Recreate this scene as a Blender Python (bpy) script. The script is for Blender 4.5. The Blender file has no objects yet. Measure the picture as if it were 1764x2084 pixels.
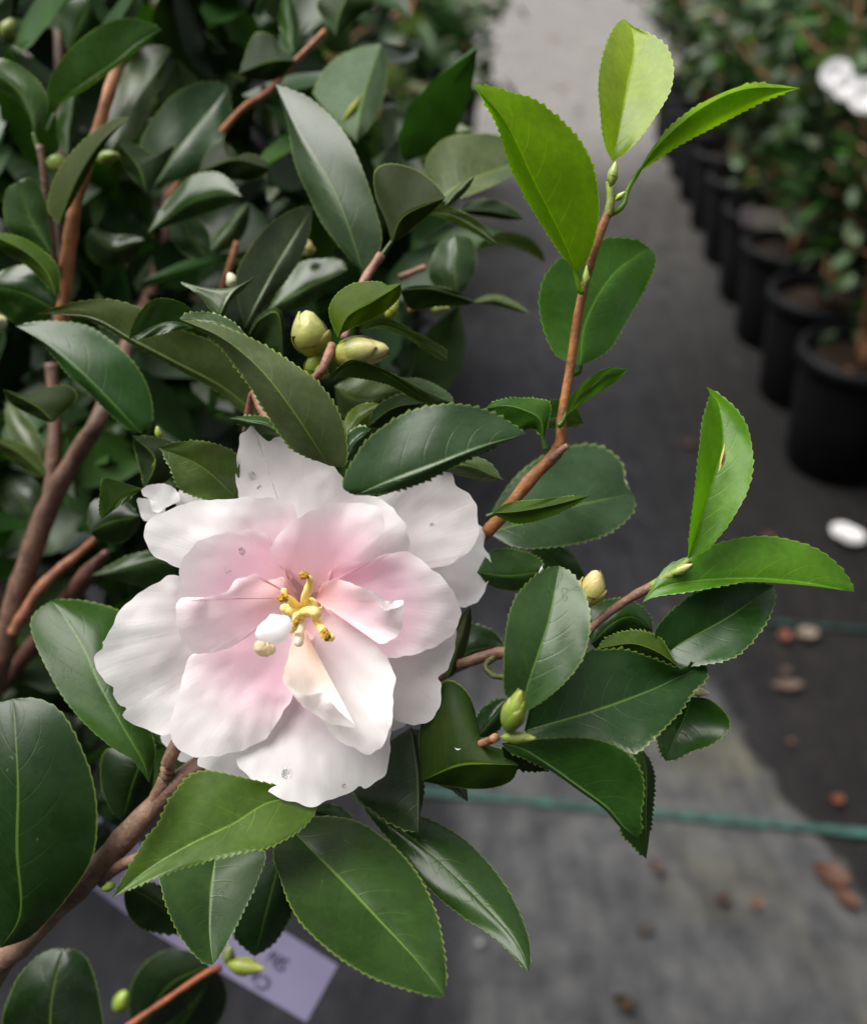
import bpy, math, random
import numpy as np
from mathutils import Vector, Matrix

SC = bpy.context.scene
COL = SC.collection
# ------------------------------------------------------------------ camera, sky, sun, exposure
FPX, CX, CY = 1808.0, 882.0, 1042.0          # focal length and centre in photo-view pixels (1764 x 2084)
PITCH, CAMH = 36.0, 1.2
cam_d = bpy.data.cameras.new('camera'); cam = bpy.data.objects.new('camera', cam_d); COL.objects.link(cam)
cam.location = (0, 0, CAMH); cam.rotation_euler = (math.radians(90 - PITCH), 0, 0)
cam_d.sensor_fit = 'HORIZONTAL'; cam_d.sensor_width = 36.0; cam_d.lens = 36.0 * FPX / 1764.0
cam_d.clip_start = 0.01; cam_d.clip_end = 400
cam_d.dof.use_dof = True; cam_d.dof.focus_distance = 0.214
cam_d.dof.aperture_fstop = (cam_d.lens / 1000.0) / 0.0036
SC.camera = cam
CM = Matrix.Translation((0, 0, CAMH)) @ Matrix.Rotation(math.radians(90 - PITCH), 4, 'X')

SUN_EL, SUN_ROT = math.radians(66), math.radians(-75)
w = bpy.data.worlds.new("World"); SC.world = w; w.use_nodes = True
nt = w.node_tree; nt.nodes.clear()
o_ = nt.nodes.new('ShaderNodeOutputWorld'); bg = nt.nodes.new('ShaderNodeBackground'); sky = nt.nodes.new('ShaderNodeTexSky')
hs = nt.nodes.new('ShaderNodeHueSaturation')
sky.sky_type = 'NISHITA'; sky.sun_disc = False; sky.sun_elevation = SUN_EL; sky.sun_rotation = SUN_ROT
sky.air_density = 1.0; sky.dust_density = 4.0; sky.ozone_density = 1.0
hs.inputs['Saturation'].default_value = 0.12
nt.links.new(sky.outputs[0], hs.inputs['Color']); nt.links.new(hs.outputs[0], bg.inputs[0]); nt.links.new(bg.outputs[0], o_.inputs[0])
bg.inputs[1].default_value = 0.08
sun_d = bpy.data.lights.new('sun', 'SUN'); sun = bpy.data.objects.new('sun', sun_d); COL.objects.link(sun)
sun_d.energy = 2.9; sun_d.angle = math.radians(50); sun_d.color = (1.0, 0.97, 0.92)
# sky sun_rotation: 0 = +Y, clockwise from above
sv = Vector((math.sin(SUN_ROT) * math.cos(SUN_EL), math.cos(SUN_ROT) * math.cos(SUN_EL), math.sin(SUN_EL)))
sun.rotation_euler = sv.to_track_quat('Z', 'Y').to_euler()
SC.view_settings.view_transform = 'Standard'; SC.view_settings.look = 'None'
SC.view_settings.exposure = 1.08; SC.view_settings.gamma = 1.0
SC.cycles.use_denoising = True
SC.cycles.max_bounces = 8; SC.cycles.transparent_max_bounces = 8

# ------------------------------------------------------------------ helpers
rnd = random.Random(7)
def P(x, y, d):
    return CM @ Vector(((x - CX) / FPX * d, -(y - CY) / FPX * d, -d))
def ground_at(x, y, z=0.0):
    dr = (CM.to_3x3() @ Vector(((x - CX) / FPX, -(y - CY) / FPX, -1)))
    t = (z - CAMH) / dr.z
    return Vector((0, 0, CAMH)) + dr * t
CROPS = {'Z': (0, 0, 1.0), 'A': (0, 0, .3236), 'B': (489, 0, .3236), 'C': (978.6, 0, .4452), 'D': (0, 448.5, .3236),
         'E': (489, 448.5, .3236), 'F': (179.4, 848, .4808), 'G': (489.3, 1125.4, .2035), 'H': (897, 1060, .4914),
         'I': (0, 1141.7, .452), 'J': (163, 1508.7, .5548), 'K': (1060, 1631, .399), 'L': (1060, 570.9, .399),
         'M': (734, 204, .2935), 'N': (309.9, 448.5, .3329), 'O': (0, 774.7, .2219)}
def T(c, pts):
    a, b, s = CROPS[c]
    return [(a + p[0] * s, b + p[1] * s) + tuple(p[2:]) for p in pts]
def cr(pts, n, closed=False):
    """Catmull-Rom curve through pts resampled to n points evenly along its length"""
    p = np.array(pts, float)
    if closed: q = np.vstack([p[-1], p, p[0], p[1]])
    else: q = np.vstack([2 * p[0] - p[1], p, 2 * p[-1] - p[-2]])
    out = []
    m = len(q) - 3
    for i in range(m):
        a, b, c, d = q[i:i + 4]
        for k in range(16):
            t = k / 16
            out.append(.5 * ((2 * b) + (c - a) * t + (2 * a - 5 * b + 4 * c - d) * t * t + (3 * b - a - 3 * c + d) * t ** 3))
    out.append(q[-2])
    out = np.array(out)
    s = np.r_[0, np.cumsum(np.linalg.norm(np.diff(out[:, :2], axis=0), axis=1))]
    if s[-1] <= 0: s = np.linspace(0, 1, len(out))
    u = np.linspace(0, s[-1], n + (1 if closed else 0))
    r = np.stack([np.interp(u, s, out[:, k]) for k in range(out.shape[1])], 1)
    return r[:-1] if closed else r
def mesh(name, vs, fs, mat, parent=None, uv=None, smooth=True, color=None, vcol=None):
    me = bpy.data.meshes.new(name); me.from_pydata([tuple(v) for v in vs], [], fs)
    if mat is not None:
        for m_ in (mat if isinstance(mat, (list, tuple)) else [mat]): me.materials.append(m_)
    if uv is not None:
        l = me.uv_layers.new(name='UVMap')
        idx = np.empty(len(me.loops), int); me.loops.foreach_get('vertex_index', idx)
        l.data.foreach_set('uv', np.asarray(uv, np.float32)[idx].ravel())
    if vcol is not None:
        a = me.color_attributes.new('tint', 'FLOAT_COLOR', 'POINT')
        a.data.foreach_set('color', np.asarray(vcol, np.float32).ravel())
    if smooth: me.polygons.foreach_set('use_smooth', [True] * len(me.polygons))
    me.update()
    o = bpy.data.objects.new(name, me); COL.objects.link(o)
    if parent is not None:
        o.parent = parent; o.matrix_parent_inverse = inv_world(parent)
    if color: o.color = color
    return o
def inv_world(p):
    m = Matrix.Identity(4); c = p
    chain = []
    while c is not None: chain.append(c); c = c.parent
    for c in reversed(chain): m = m @ c.matrix_parent_inverse @ Matrix.LocRotScale(c.location, c.rotation_euler, c.scale)
    return m.inverted()
def empty(name, loc, label=None, cat=None, group=None, parent=None):
    o = bpy.data.objects.new(name, None); COL.objects.link(o); o.location = loc; o.empty_display_size = .02
    if parent is not None:
        o.parent = parent; o.matrix_parent_inverse = inv_world(parent)
    tag(o, label, cat, group); return o
def tag(o, label=None, cat=None, group=None, kind=None):
    if label: o['label'] = label
    if cat: o['category'] = cat
    if group: o['group'] = group
    if kind: o['kind'] = kind
    return o
def grid_faces(nr, nc, flip=False, off=0):
    f = []
    for i in range(nr - 1):
        for j in range(nc - 1):
            a = off + i * nc + j
            q = (a, a + 1, a + nc + 1, a + nc)
            f.append(q[::-1] if flip else q)
    return f
def tube_geo(pts, nseg=12, off=0, closed_ends=True, bump=0.0, seed=0):
    """pts: list of (Vector, radius)"""
    r_ = random.Random(seed)
    vs, fs = [], []
    n = len(pts)
    up = Vector((0.3, 0.2, 1)).normalized()
    for i, (p, r) in enumerate(pts):
        a = pts[max(i - 1, 0)][0]; b = pts[min(i + 1, n - 1)][0]
        t = (b - a).normalized()
        x = t.cross(up)
        if x.length < 1e-4: x = t.cross(Vector((1, 0, 0)))
        x.normalize(); y = t.cross(x)
        for k in range(nseg):
            an = 2 * math.pi * k / nseg
            rr = r * (1 + bump * 1.5 * math.exp(-((i % 9) - 4) ** 2 / 1.2)) * (1 + bump * (r_.random() - .5) + bump * .8 * math.sin(i * .7 + k * .9 + seed))
            vs.append(p + (x * math.cos(an) + y * math.sin(an)) * rr)
    for i in range(n - 1):
        for k in range(nseg):
            a = off + i * nseg + k; b = off + i * nseg + (k + 1) % nseg
            fs.append((a, b, b + nseg, a + nseg))
    if closed_ends:
        fs.append(tuple(off + k for k in range(nseg))[::-1]); fs.append(tuple(off + (n - 1) * nseg + k for k in range(nseg)))
    return vs, fs

# ------------------------------------------------------------------ materials
class NB:
    def __init__(s, name):
        s.m = bpy.data.materials.new(name); s.m.use_nodes = True; s.t = s.m.node_tree; s.t.nodes.clear()
        s.out = s.n('ShaderNodeOutputMaterial')
    def n(s, ty, **kw):
        x = s.t.nodes.new(ty)
        for k, v in kw.items(): setattr(x, k, v)
        return x
    def l(s, a, b): s.t.links.new(a, b)
    def set(s, sock, v):
        if hasattr(v, 'is_linked') or hasattr(v, 'links'): s.l(v, sock)
        else: sock.default_value = v
    def math(s, op, a, b=None, c=None, clamp=False):
        x = s.n('ShaderNodeMath', operation=op, use_clamp=clamp); s.set(x.inputs[0], a)
        if b is not None: s.set(x.inputs[1], b)
        if c is not None: s.set(x.inputs[2], c)
        return x.outputs[0]
    def ramp(s, v, a, b, lo=0.0, hi=1.0):
        x = s.n('ShaderNodeMapRange', interpolation_type='SMOOTHSTEP'); s.set(x.inputs['Value'], v)
        x.inputs['From Min'].default_value = a; x.inputs['From Max'].default_value = b
        x.inputs['To Min'].default_value = lo; x.inputs['To Max'].default_value = hi
        return x.outputs['Result']
    def mix(s, f, a, b, mode='MIX'):
        x = s.n('ShaderNodeMix', data_type='RGBA', blend_type=mode); s.set(x.inputs[0], f)
        s.set(x.inputs[6], a if not isinstance(a, tuple) else a + (1,) if len(a) == 3 else a)
        s.set(x.inputs[7], b if not isinstance(b, tuple) else b + (1,) if len(b) == 3 else b)
        return x.outputs[2]
    def noise(s, scale, detail=3, rough=.5, vec=None, out='Fac', dim='3D'):
        x = s.n('ShaderNodeTexNoise'); x.inputs['Scale'].default_value = scale; x.inputs['Detail'].default_value = detail
        x.inputs['Roughness'].default_value = rough
        if vec is not None: s.l(vec, x.inputs['Vector'])
        return x.outputs[out]
    def geo(s, out='Position'): return s.n('ShaderNodeNewGeometry').outputs[out]
    def bump(s, h, dist, strength=1.0, normal=None):
        x = s.n('ShaderNodeBump'); x.inputs['Strength'].default_value = strength; x.inputs['Distance'].default_value = dist
        s.l(h, x.inputs['Height'])
        if normal is not None: s.l(normal, x.inputs['Normal'])
        return x.outputs[0]
    def pbsdf(s, color, rough=.5, spec=.5, normal=None, **kw):
        x = s.n('ShaderNodeBsdfPrincipled')
        s.set(x.inputs['Base Color'], color + (1,) if isinstance(color, tuple) and len(color) == 3 else color)
        s.set(x.inputs['Roughness'], rough); s.set(x.inputs['Specular IOR Level'], spec)
        if normal is not None: s.l(normal, x.inputs['Normal'])
        for k, v in kw.items(): s.set(x.inputs[k], v)
        return x.outputs[0]
    def finish(s, sh): s.l(sh, s.out.inputs['Surface']); return s.m

def mat_leaf(name='leaf'):
    b = NB(name)
    uvn = b.n('ShaderNodeUVMap'); sep = b.n('ShaderNodeSeparateXYZ'); b.l(uvn.outputs[0], sep.inputs[0])
    u, v = sep.outputs[0], sep.outputs[1]
    av = b.math('ABSOLUTE', v)
    info = b.n('ShaderNodeObjectInfo'); young = info.outputs['Alpha']; rndm = info.outputs['Random']
    pos = b.n('ShaderNodeTexCoord').outputs['Object']
    n1 = b.noise(60, 4, .6, pos); n2 = b.noise(600, 3, .6, pos)
    base = b.mix(1.0, info.outputs['Color'], b.mix(b.ramp(n1, .3, .7), (.72, .78, .7), (1.25, 1.2, 1.3)), 'MULTIPLY')
    base = b.mix(1.0, base, b.mix(b.ramp(n2, .3, .75), (.88, .9, .88), (1.1, 1.1, 1.1)), 'MULTIPLY')
    # side veins, curving forward towards the tip, and a fine net between them
    bend = b.math('MULTIPLY', b.math('POWER', av, 1.4), .28)
    side = b.ramp(v, -.001, .001, 0, .5)
    warp = b.math('MULTIPLY', b.noise(25, 2, .5, pos), .05)
    ph = b.math('FRACT', b.math('MULTIPLY_ADD', b.math('ADD', b.math('SUBTRACT', u, bend), warp), 8.0, side))
    ve = b.ramp(b.math('ABSOLUTE', b.math('SUBTRACT', ph, .5)), .0, .07, 1, 0)
    ve = b.math('MULTIPLY', ve, b.ramp(av, .8, .25))
    vo = b.n('ShaderNodeTexVoronoi', feature='DISTANCE_TO_EDGE'); vo.inputs['Scale'].default_value = 330
    b.l(pos, vo.inputs['Vector'])
    net = b.ramp(vo.outputs['Distance'], 0, .09, 1, 0)
    rib = b.ramp(b.math('DIVIDE', av, b.math('MULTIPLY_ADD', u, -.7, 1.0)), .012, .05, 1, 0)
    marg = b.ramp(av, .972, 1.0, 0, .8)
    col = b.mix(b.math('MULTIPLY', ve, .22), base, b.mix(1.0, base, (2.2, 2.0, 1.7), 'MULTIPLY'))
    col = b.mix(b.math('MULTIPLY', rib, .5), col, b.mix(1.0, b.mix(.35, base, (.16, .26, .06)), (1.9, 1.9, 1.2), 'MULTIPLY'))
    col = b.mix(b.math('MULTIPLY', marg, .75), col, b.mix(.55, b.mix(1.0, base, (2.4, 2.2, 1.2), 'MULTIPLY'), (.3, .4, .09)))
    # pale specks and scratches of wear
    vs_ = b.n('ShaderNodeTexVoronoi'); vs_.inputs['Scale'].default_value = 90; vv_ = b.n('ShaderNodeVectorMath', operation='MULTIPLY_ADD'); b.l(b.noise(260, 2, .5, pos, 'Color'), vv_.inputs[0]); vv_.inputs[1].default_value = (.012, .012, .012); b.l(pos, vv_.inputs[2]); b.l(vv_.outputs[0], vs_.inputs['Vector'])
    sp = b.math('MULTIPLY', b.ramp(vs_.outputs['Distance'], .02, .09, 1, 0), b.ramp(b.noise(35, 1, .5, pos), .56, .62))
    col = b.mix(b.math('MULTIPLY', sp, .4), col, (.26, .32, .08))
    back = b.n('ShaderNodeNewGeometry').outputs['Backfacing']
    hsv = b.n('ShaderNodeHueSaturation'); hsv.inputs['Saturation'].default_value = 1.05; hsv.inputs['Value'].default_value = 1.3
    b.l(col, hsv.inputs['Color'])
    col2 = b.mix(back, col, hsv.outputs[0])
    h = b.math('MULTIPLY_ADD', ve, -.35, b.math('MULTIPLY', n1, .9))
    h = b.math('MULTIPLY_ADD', net, -.05, h)
    h = b.math('MULTIPLY_ADD', n2, .22, h)
    # short crinkles in the blade
    crk = b.ramp(b.math('ABSOLUTE', b.math('SUBTRACT', b.noise(150, 2, .7, pos), .5)), .0, .012, 1, 0)
    crk = b.math('MULTIPLY', crk, b.ramp(b.noise(70, 2, .5, pos), .56, .66))
    crk = b.math('MULTIPLY', crk, b.math('MULTIPLY_ADD', young, -.95, 1.0))
    h = b.math('MULTIPLY_ADD', crk, -.3, h)
    col2 = b.mix(b.math('MULTIPLY', crk, .55), col2, b.mix(1.0, base, (.35, .35, .35), 'MULTIPLY'))
    nrm = b.bump(h, .00011, .8)
    rough = b.math('ADD', b.math('MULTIPLY', back, .26), b.ramp(n1, .3, .7, .24, .36))
    ps = b.pbsdf(col2, rough, b.math('MULTIPLY_ADD', back, -.2, .32), nrm)
    tr = b.n('ShaderNodeBsdfTranslucent')
    tc = b.mix(1.0, b.mix(.5, info.outputs['Color'], col), (2.6, 3.0, .9), 'MULTIPLY')
    b.l(tc, tr.inputs[0]); b.l(nrm, tr.inputs['Normal'])
    mx = b.n('ShaderNodeMixShader'); b.l(b.math('MULTIPLY_ADD', young, .33, .12), mx.inputs[0]); b.l(ps, mx.inputs[1]); b.l(tr.outputs[0], mx.inputs[2])
    return b.finish(mx.outputs[0])

def mat_petal():
    b = NB('petal')
    at = b.n('ShaderNodeAttribute', attribute_name='tint')
    uvn = b.n('ShaderNodeUVMap'); sep = b.n('ShaderNodeSeparateXYZ'); b.l(uvn.outputs[0], sep.inputs[0])
    pos = b.n('ShaderNodeTexCoord').outputs['Object']
    n1 = b.noise(90, 4, .6, pos)
    mp = b.n('ShaderNodeMapping'); mp.inputs['Scale'].default_value = (1.6, 46, 1); b.l(uvn.outputs[0], mp.inputs[0])
    st = b.noise(3.0, 3, .55, mp.outputs[0])
    col = b.mix(1.0, at.outputs['Color'], b.mix(b.ramp(n1, .25, .75), (.965, .95, .955), (1.02, 1.02, 1.02)), 'MULTIPLY')
    brn = b.math('MULTIPLY', b.ramp(b.noise(55, 3, .6, pos), .66, .72), b.ramp(sep.outputs[0], .82, .99))
    col = b.mix(b.math('MULTIPLY', brn, .5), col, (.62, .5, .36))
    col = b.mix(1.0, col, b.mix(b.ramp(st, .3, .7), (.995, .987, .99), (1.0, 1.0, 1.0)), 'MULTIPLY')
    h = b.math('MULTIPLY_ADD', st, .5, b.math('MULTIPLY', n1, .8))
    h = b.math('MULTIPLY_ADD', b.noise(1500, 2, .5, pos), .06, h)
    nrm = b.bump(h, .00016, .7)
    ps = b.pbsdf(col, .46, .35, nrm, **{'Subsurface Weight': .0, 'Sheen Weight': .12})
    tr = b.n('ShaderNodeBsdfTranslucent'); b.l(b.mix(.3, col, (1.0, .93, .93)), tr.inputs[0]); b.l(nrm, tr.inputs['Normal'])
    mx = b.n('ShaderNodeMixShader'); mx.inputs[0].default_value = .5; b.l(ps, mx.inputs[1]); b.l(tr.outputs[0], mx.inputs[2])
    return b.finish(mx.outputs[0])

def mat_bark():
    b = NB('bark')
    info = b.n('ShaderNodeObjectInfo'); pos = b.n('ShaderNodeTexCoord').outputs['Object']
    n1 = b.noise(160, 5, .65, pos); n2 = b.noise(900, 4, .7, pos)
    col = b.mix(b.ramp(n1, .3, .72), b.mix(1.0, info.outputs['Color'], (.62, .58, .55), 'MULTIPLY'), b.mix(1.0, info.outputs['Color'], (1.35, 1.35, 1.4), 'MULTIPLY'))
    col = b.mix(b.math('MULTIPLY', b.ramp(n2, .52, .7), .5), col, (.27, .23, .19))
    h = b.math('MULTIPLY_ADD', n2, .5, n1)
    return b.finish(b.pbsdf(col, .55, .4, b.bump(h, .0006, .9)))

def mat_simple(name, col, rough=.5, spec=.5, nscale=200, amp=.25, bump=.0003, trans=0.0, transcol=None, useobj=False):
    b = NB(name); pos = b.n('ShaderNodeTexCoord').outputs['Object']
    n1 = b.noise(nscale, 4, .6, pos)
    c = b.n('ShaderNodeObjectInfo').outputs['Color'] if useobj else (col[0], col[1], col[2], 1)
    lo, hi = 1 - amp, 1 + amp
    cc = b.mix(1.0, c, b.mix(b.ramp(n1, .25, .75), (lo, lo, lo), (hi, hi, hi)), 'MULTIPLY')
    sh = b.pbsdf(cc, rough, spec, b.bump(n1, bump, .8))
    if trans > 0:
        tr = b.n('ShaderNodeBsdfTranslucent'); tr.inputs[0].default_value = (transcol or col) + (1,)
        mx = b.n('ShaderNodeMixShader'); mx.inputs[0].default_value = trans; b.l(sh, mx.inputs[1]); b.l(tr.outputs[0], mx.inputs[2]); sh = mx.outputs[0]
    return b.finish(sh)

def mat_vcol(name, rough=.4, spec=.5, trans=.0, nscale=120, amp=.15, bump=.0004):
    b = NB(name); pos = b.n('ShaderNodeTexCoord').outputs['Object']
    at = b.n('ShaderNodeAttribute', attribute_name='tint'); n1 = b.noise(nscale, 4, .6, pos)
    lo, hi = 1 - amp, 1 + amp
    c = b.mix(1.0, at.outputs['Color'], b.mix(b.ramp(n1, .25, .75), (lo, lo, lo), (hi, hi, hi)), 'MULTIPLY')
    sh = b.pbsdf(c, rough, spec, b.bump(n1, bump, .8))
    if trans > 0:
        tr = b.n('ShaderNodeBsdfTranslucent'); b.l(b.mix(1.0, c, (2.2, 2.6, .8), 'MULTIPLY'), tr.inputs[0])
        mx = b.n('ShaderNodeMixShader'); mx.inputs[0].default_value = trans; b.l(sh, mx.inputs[1]); b.l(tr.outputs[0], mx.inputs[2]); sh = mx.outputs[0]
    return b.finish(sh)

def mat_ground():
    b = NB('weed_mat')
    pos = b.geo('Position'); sep = b.n('ShaderNodeSeparateXYZ'); b.l(pos, sep.inputs[0]); X, Y = sep.outputs[0], sep.outputs[1]
    n1 = b.noise(3.2, 5, .6, pos); n2 = b.noise(16, 4, .6, pos); n3 = b.noise(90, 3, .6, pos)
    wob = b.math('MULTIPLY', b.math('SUBTRACT', n1, .5), .16)
    Xw = b.math('ADD', X, wob); Yw = b.math('ADD', Y, wob)
    # paler strip of cloth at the foot of the walk
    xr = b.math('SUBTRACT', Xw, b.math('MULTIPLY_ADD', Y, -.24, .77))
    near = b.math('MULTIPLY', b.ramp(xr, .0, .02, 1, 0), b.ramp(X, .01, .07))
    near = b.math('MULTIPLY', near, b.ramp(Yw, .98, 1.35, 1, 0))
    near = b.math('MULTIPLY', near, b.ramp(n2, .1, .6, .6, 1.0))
    # paler stretch further along the walk
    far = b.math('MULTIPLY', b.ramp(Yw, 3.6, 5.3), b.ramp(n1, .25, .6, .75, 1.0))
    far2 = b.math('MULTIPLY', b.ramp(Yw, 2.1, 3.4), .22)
    paleness = b.math('MAXIMUM', b.math('MULTIPLY', near, .52), b.math('MAXIMUM', far, far2))
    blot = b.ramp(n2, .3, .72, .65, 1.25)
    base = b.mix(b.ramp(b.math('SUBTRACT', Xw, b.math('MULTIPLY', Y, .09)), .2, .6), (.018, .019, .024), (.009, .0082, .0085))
    col = b.mix(paleness, base, b.mix(b.ramp(Y, 1.8, 4.2), (.118, .122, .128), (.19, .185, .18)))
    col = b.mix(1.0, col, b.mix(b.ramp(n2, .3, .7), (.74, .74, .76), (1.2, 1.18, 1.12)), 'MULTIPLY')
    # green-brown film along the edge of the paler strip
    film = b.math('MULTIPLY', b.ramp(n1, .5, .64), b.ramp(X, .2, .5))
    film = b.math('MULTIPLY', film, near)
    col = b.mix(b.math('MULTIPLY', film, .35), col, (.10, .095, .045))
    grit = b.ramp(n3, .6, .72); col = b.mix(b.math('MULTIPLY', grit, .25), col, (.12, .10, .08))
    # woven tape
    mpg = b.n('ShaderNodeMapping'); mpg.inputs['Rotation'].default_value = (0, 0, .5); mpg.inputs['Scale'].default_value = (26, 6, 1); b.l(pos, mpg.inputs[0])
    stz = b.noise(1.0, 4, .6, mpg.outputs[0])
    col = b.mix(1.0, col, b.mix(b.ramp(stz, .3, .7), (.74, .73, .74), (1.22, 1.2, 1.16)), 'MULTIPLY')
    wv = b.n('ShaderNodeTexWave', bands_direction='X'); wv.inputs['Scale'].default_value = 110; wv2 = b.n('ShaderNodeTexWave', bands_direction='Y'); wv2.inputs['Scale'].default_value = 110
    b.l(pos, wv.inputs['Vector']); b.l(pos, wv2.inputs['Vector'])
    h = b.math('ADD', b.math('MULTIPLY', wv.outputs['Fac'], wv2.outputs['Fac']), b.math('MULTIPLY', n2, 2.0))
    return b.finish(b.pbsdf(col, .7, .2, b.bump(h, .004, .6)))

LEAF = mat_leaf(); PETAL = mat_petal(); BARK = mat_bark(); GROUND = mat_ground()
BUDM = mat_vcol('bud_scale', .42, .45, .0, 260, .12, .0004)
STAMEN = mat_simple('stamen', (.97, .84, .30), .45, .4, 500, .12, .0002, .25, (.9, .6, .15))
ANTHER = mat_simple('anther', (.44, .24, .03), .75, .3, 1400, .55, .0008)
CREAM = mat_simple('petaloid', (.86, .80, .68), .5, .3, 300, .05, .0003, .3, (.95, .88, .75))
POT = mat_simple('black_plastic', (.004, .004, .005), .55, .18, 30, .3, .0006)
SOIL = mat_simple('bark_mulch', (.025, .015, .01), .9, .2, 70, .7, .012)
FARLEAF = mat_vcol('crown_leaf', .4, .25, .12, 60, .3, .0006)
DEAD = mat_simple('dead_leaf', (.2, .08, .03), .6, .3, 60, .4, .001, useobj=True)
WHITEP = mat_simple('white_petal', (.80, .79, .80), .5, .3, 60, .06, .001, .3, (.85, .85, .85))
LAV = mat_simple('lavender_plastic', (.44, .40, .62), .45, .4, 40, .06, .0001, .12, (.4, .36, .6))
INK = mat_simple('ink', (.05, .04, .09), .6, .3, 400, .1, .0)
TEAL = mat_simple('teal_thread', (.020, .062, .050), .7, .3, 40, .5, .002)

# ------------------------------------------------------------------ ground
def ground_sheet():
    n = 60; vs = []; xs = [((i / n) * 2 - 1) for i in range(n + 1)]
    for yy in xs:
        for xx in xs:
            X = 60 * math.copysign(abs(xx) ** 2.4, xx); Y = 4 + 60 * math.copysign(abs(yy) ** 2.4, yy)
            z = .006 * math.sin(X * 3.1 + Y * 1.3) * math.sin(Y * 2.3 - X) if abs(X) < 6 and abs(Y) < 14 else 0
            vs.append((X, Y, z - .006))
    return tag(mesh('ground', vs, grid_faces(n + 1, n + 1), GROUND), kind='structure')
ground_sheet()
TEAL2 = mat_simple('dirty_teal_thread', (.008, .03, .026), .7, .2, 40, .7, .002)
def stripe(y0, x0, x1, slope, k, mat):
    vs = []; n = 40
    for i in range(n + 1):
        X = x0 + (x1 - x0) * i / n; Y = y0 + slope * X
        w_ = k * .0065 * (1 + .25 * math.sin(i * 1.7))
        for s in (-1, 1): vs.append((X, Y + s * w_, .0045))
    tag(mesh('ground_marking', vs, grid_faces(n + 1, 2, True), mat), 'faded teal thread stripe woven into the black ground cloth', None, 'teal marker lines of the ground cloth', 'structure')
SL = -.112
stripe(.885, -.04, 2.2, SL, 1.0, TEAL)
stripe(1.355, .64, 2.2, SL, .6, TEAL2)
# ------------------------------------------------------------------ the near camellia
shrub = empty('camellia_shrub', (-.42, .16, 0), 'nearest camellia shrub, glossy toothed leaves and one large pale pink open flower', 'shrub')

def leaf(c, m, l, r, d, z=(.004, .004), tone=(.03, .075, .03), young=0.0, under=0, teeth=34, amp=3.6, pet=None, label=None, wave=0.0, cup=1.5, tilt=None):
    """blade traced on the picture: midrib m (base to tip), outline l / r (points or a width in px), d = depths base, mid, tip (m)"""
    teeth = max(10, int(teeth * .72)); amp *= 1.3
    M = np.array(T(c, m), float)
    nr = teeth * 3 + 1
    mid = cr(M, nr)
    t = np.linspace(0, 1, nr)
    tang = np.gradient(mid, axis=0); tang /= (np.linalg.norm(tang, axis=1)[:, None] + 1e-9)
    left = np.stack([tang[:, 1], -tang[:, 0]], 1)
    def edge(e, sg):
        if isinstance(e, (int, float)):
            wd = e * (t ** .62) * ((1 - t) ** .8) / (.437 ** .62 * .563 ** .8)
            return mid + sg * left * wd[:, None]
        return cr([tuple(M[0])] + T(c, e) + [tuple(M[-1])], nr)
    L = edge(l, 1); R = edge(r, -1)
    d0, d1, d2 = d
    dm = d0 * (1 - t) * (1 - 2 * t) + 4 * d1 * t * (1 - t) + d2 * t * (2 * t - 1)
    if tilt is None: tilt = .05 if under else (.14 if d[1] < .275 else rnd.uniform(-.25, .12))
    ym = float(mid[:, 1].mean())
    vv = [-1, -.965, -.86, -.66, -.42, -.2, -.06, 0, .06, .2, .42, .66, .86, .965, 1]
    rs = rnd.random() * 6
    vs, uv = [], []
    sh = np.sin(np.pi * np.clip(t, 0, 1)) ** .7
    jit = [rnd.uniform(.55, 1.25) for _ in range(nr)]
    for i in range(nr):
        for v in vv:
            E = L[i] if v < 0 else R[i]; a = abs(v)
            p = mid[i] + (E - mid[i]) * a
            zz = (z[0] if v < 0 else z[1]) * sh[i]
            dd = dm[i] + zz * a ** cup
            dd -= tilt * (p[1] - ym) * dm[i] / FPX
            if a == 1:
                k = (0, .55, 1.0)[i % 3] * (1 if .06 < t[i] < .985 else 0) * jit[i // 3]
                dirn = (E - mid[i]); ln = np.linalg.norm(dirn)
                if ln > 8:
                    p = p + dirn / ln * k * amp + tang[i] * (amp * .5 * k)
            dd += .0004 * math.exp(-(v / .09) ** 2) * (1 if not under else -1) * sh[i]
            dd += wave * math.sin(t[i] * 9 + rs + (1.6 if v > 0 else 0)) * a * a * sh[i]
            dd += .0005 * math.sin(t[i] * 14 + v * 4 + rs) * a * sh[i]
            vs.append(P(p[0], p[1], dd)); uv.append((t[i], v))
    nc = len(vv)
    fs = grid_faces(nr, nc, flip=bool(under))
    if pet:
        q = T(c, pet) if len(pet[0]) == 2 else T(c, [(a[0], a[1]) for a in pet])
        pts = [tuple(mid[3])] + [tuple(a) for a in q]
        cc = cr(pts, 10)
        ds = np.linspace(dm[3], d0, 10)
        rad = np.linspace(4.6, 6.4, 10)
        tv, tf = tube_geo([(P(cc[k][0], cc[k][1], ds[k] + .0006), rad[k] * ds[k] / FPX) for k in range(10)], 8, len(vs))
        vs += tv; fs += tf; uv += [(.3, .03)] * len(tv)
    o = mesh('leaf', vs, fs, LEAF, shrub, uv=uv, color=(tone[0] * TK * 1.05, tone[1] * TK * 1.1, tone[2] * TK * .5, young))
    if label: o['label'] = label
    return o

TK = .55
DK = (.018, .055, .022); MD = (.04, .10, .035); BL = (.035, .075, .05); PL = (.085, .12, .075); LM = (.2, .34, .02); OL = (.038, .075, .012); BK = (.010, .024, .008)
LF = []
def add(*a, **k): leaf(*a, **k)
Y1 = dict(young=1.0, tone=LM)
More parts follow.
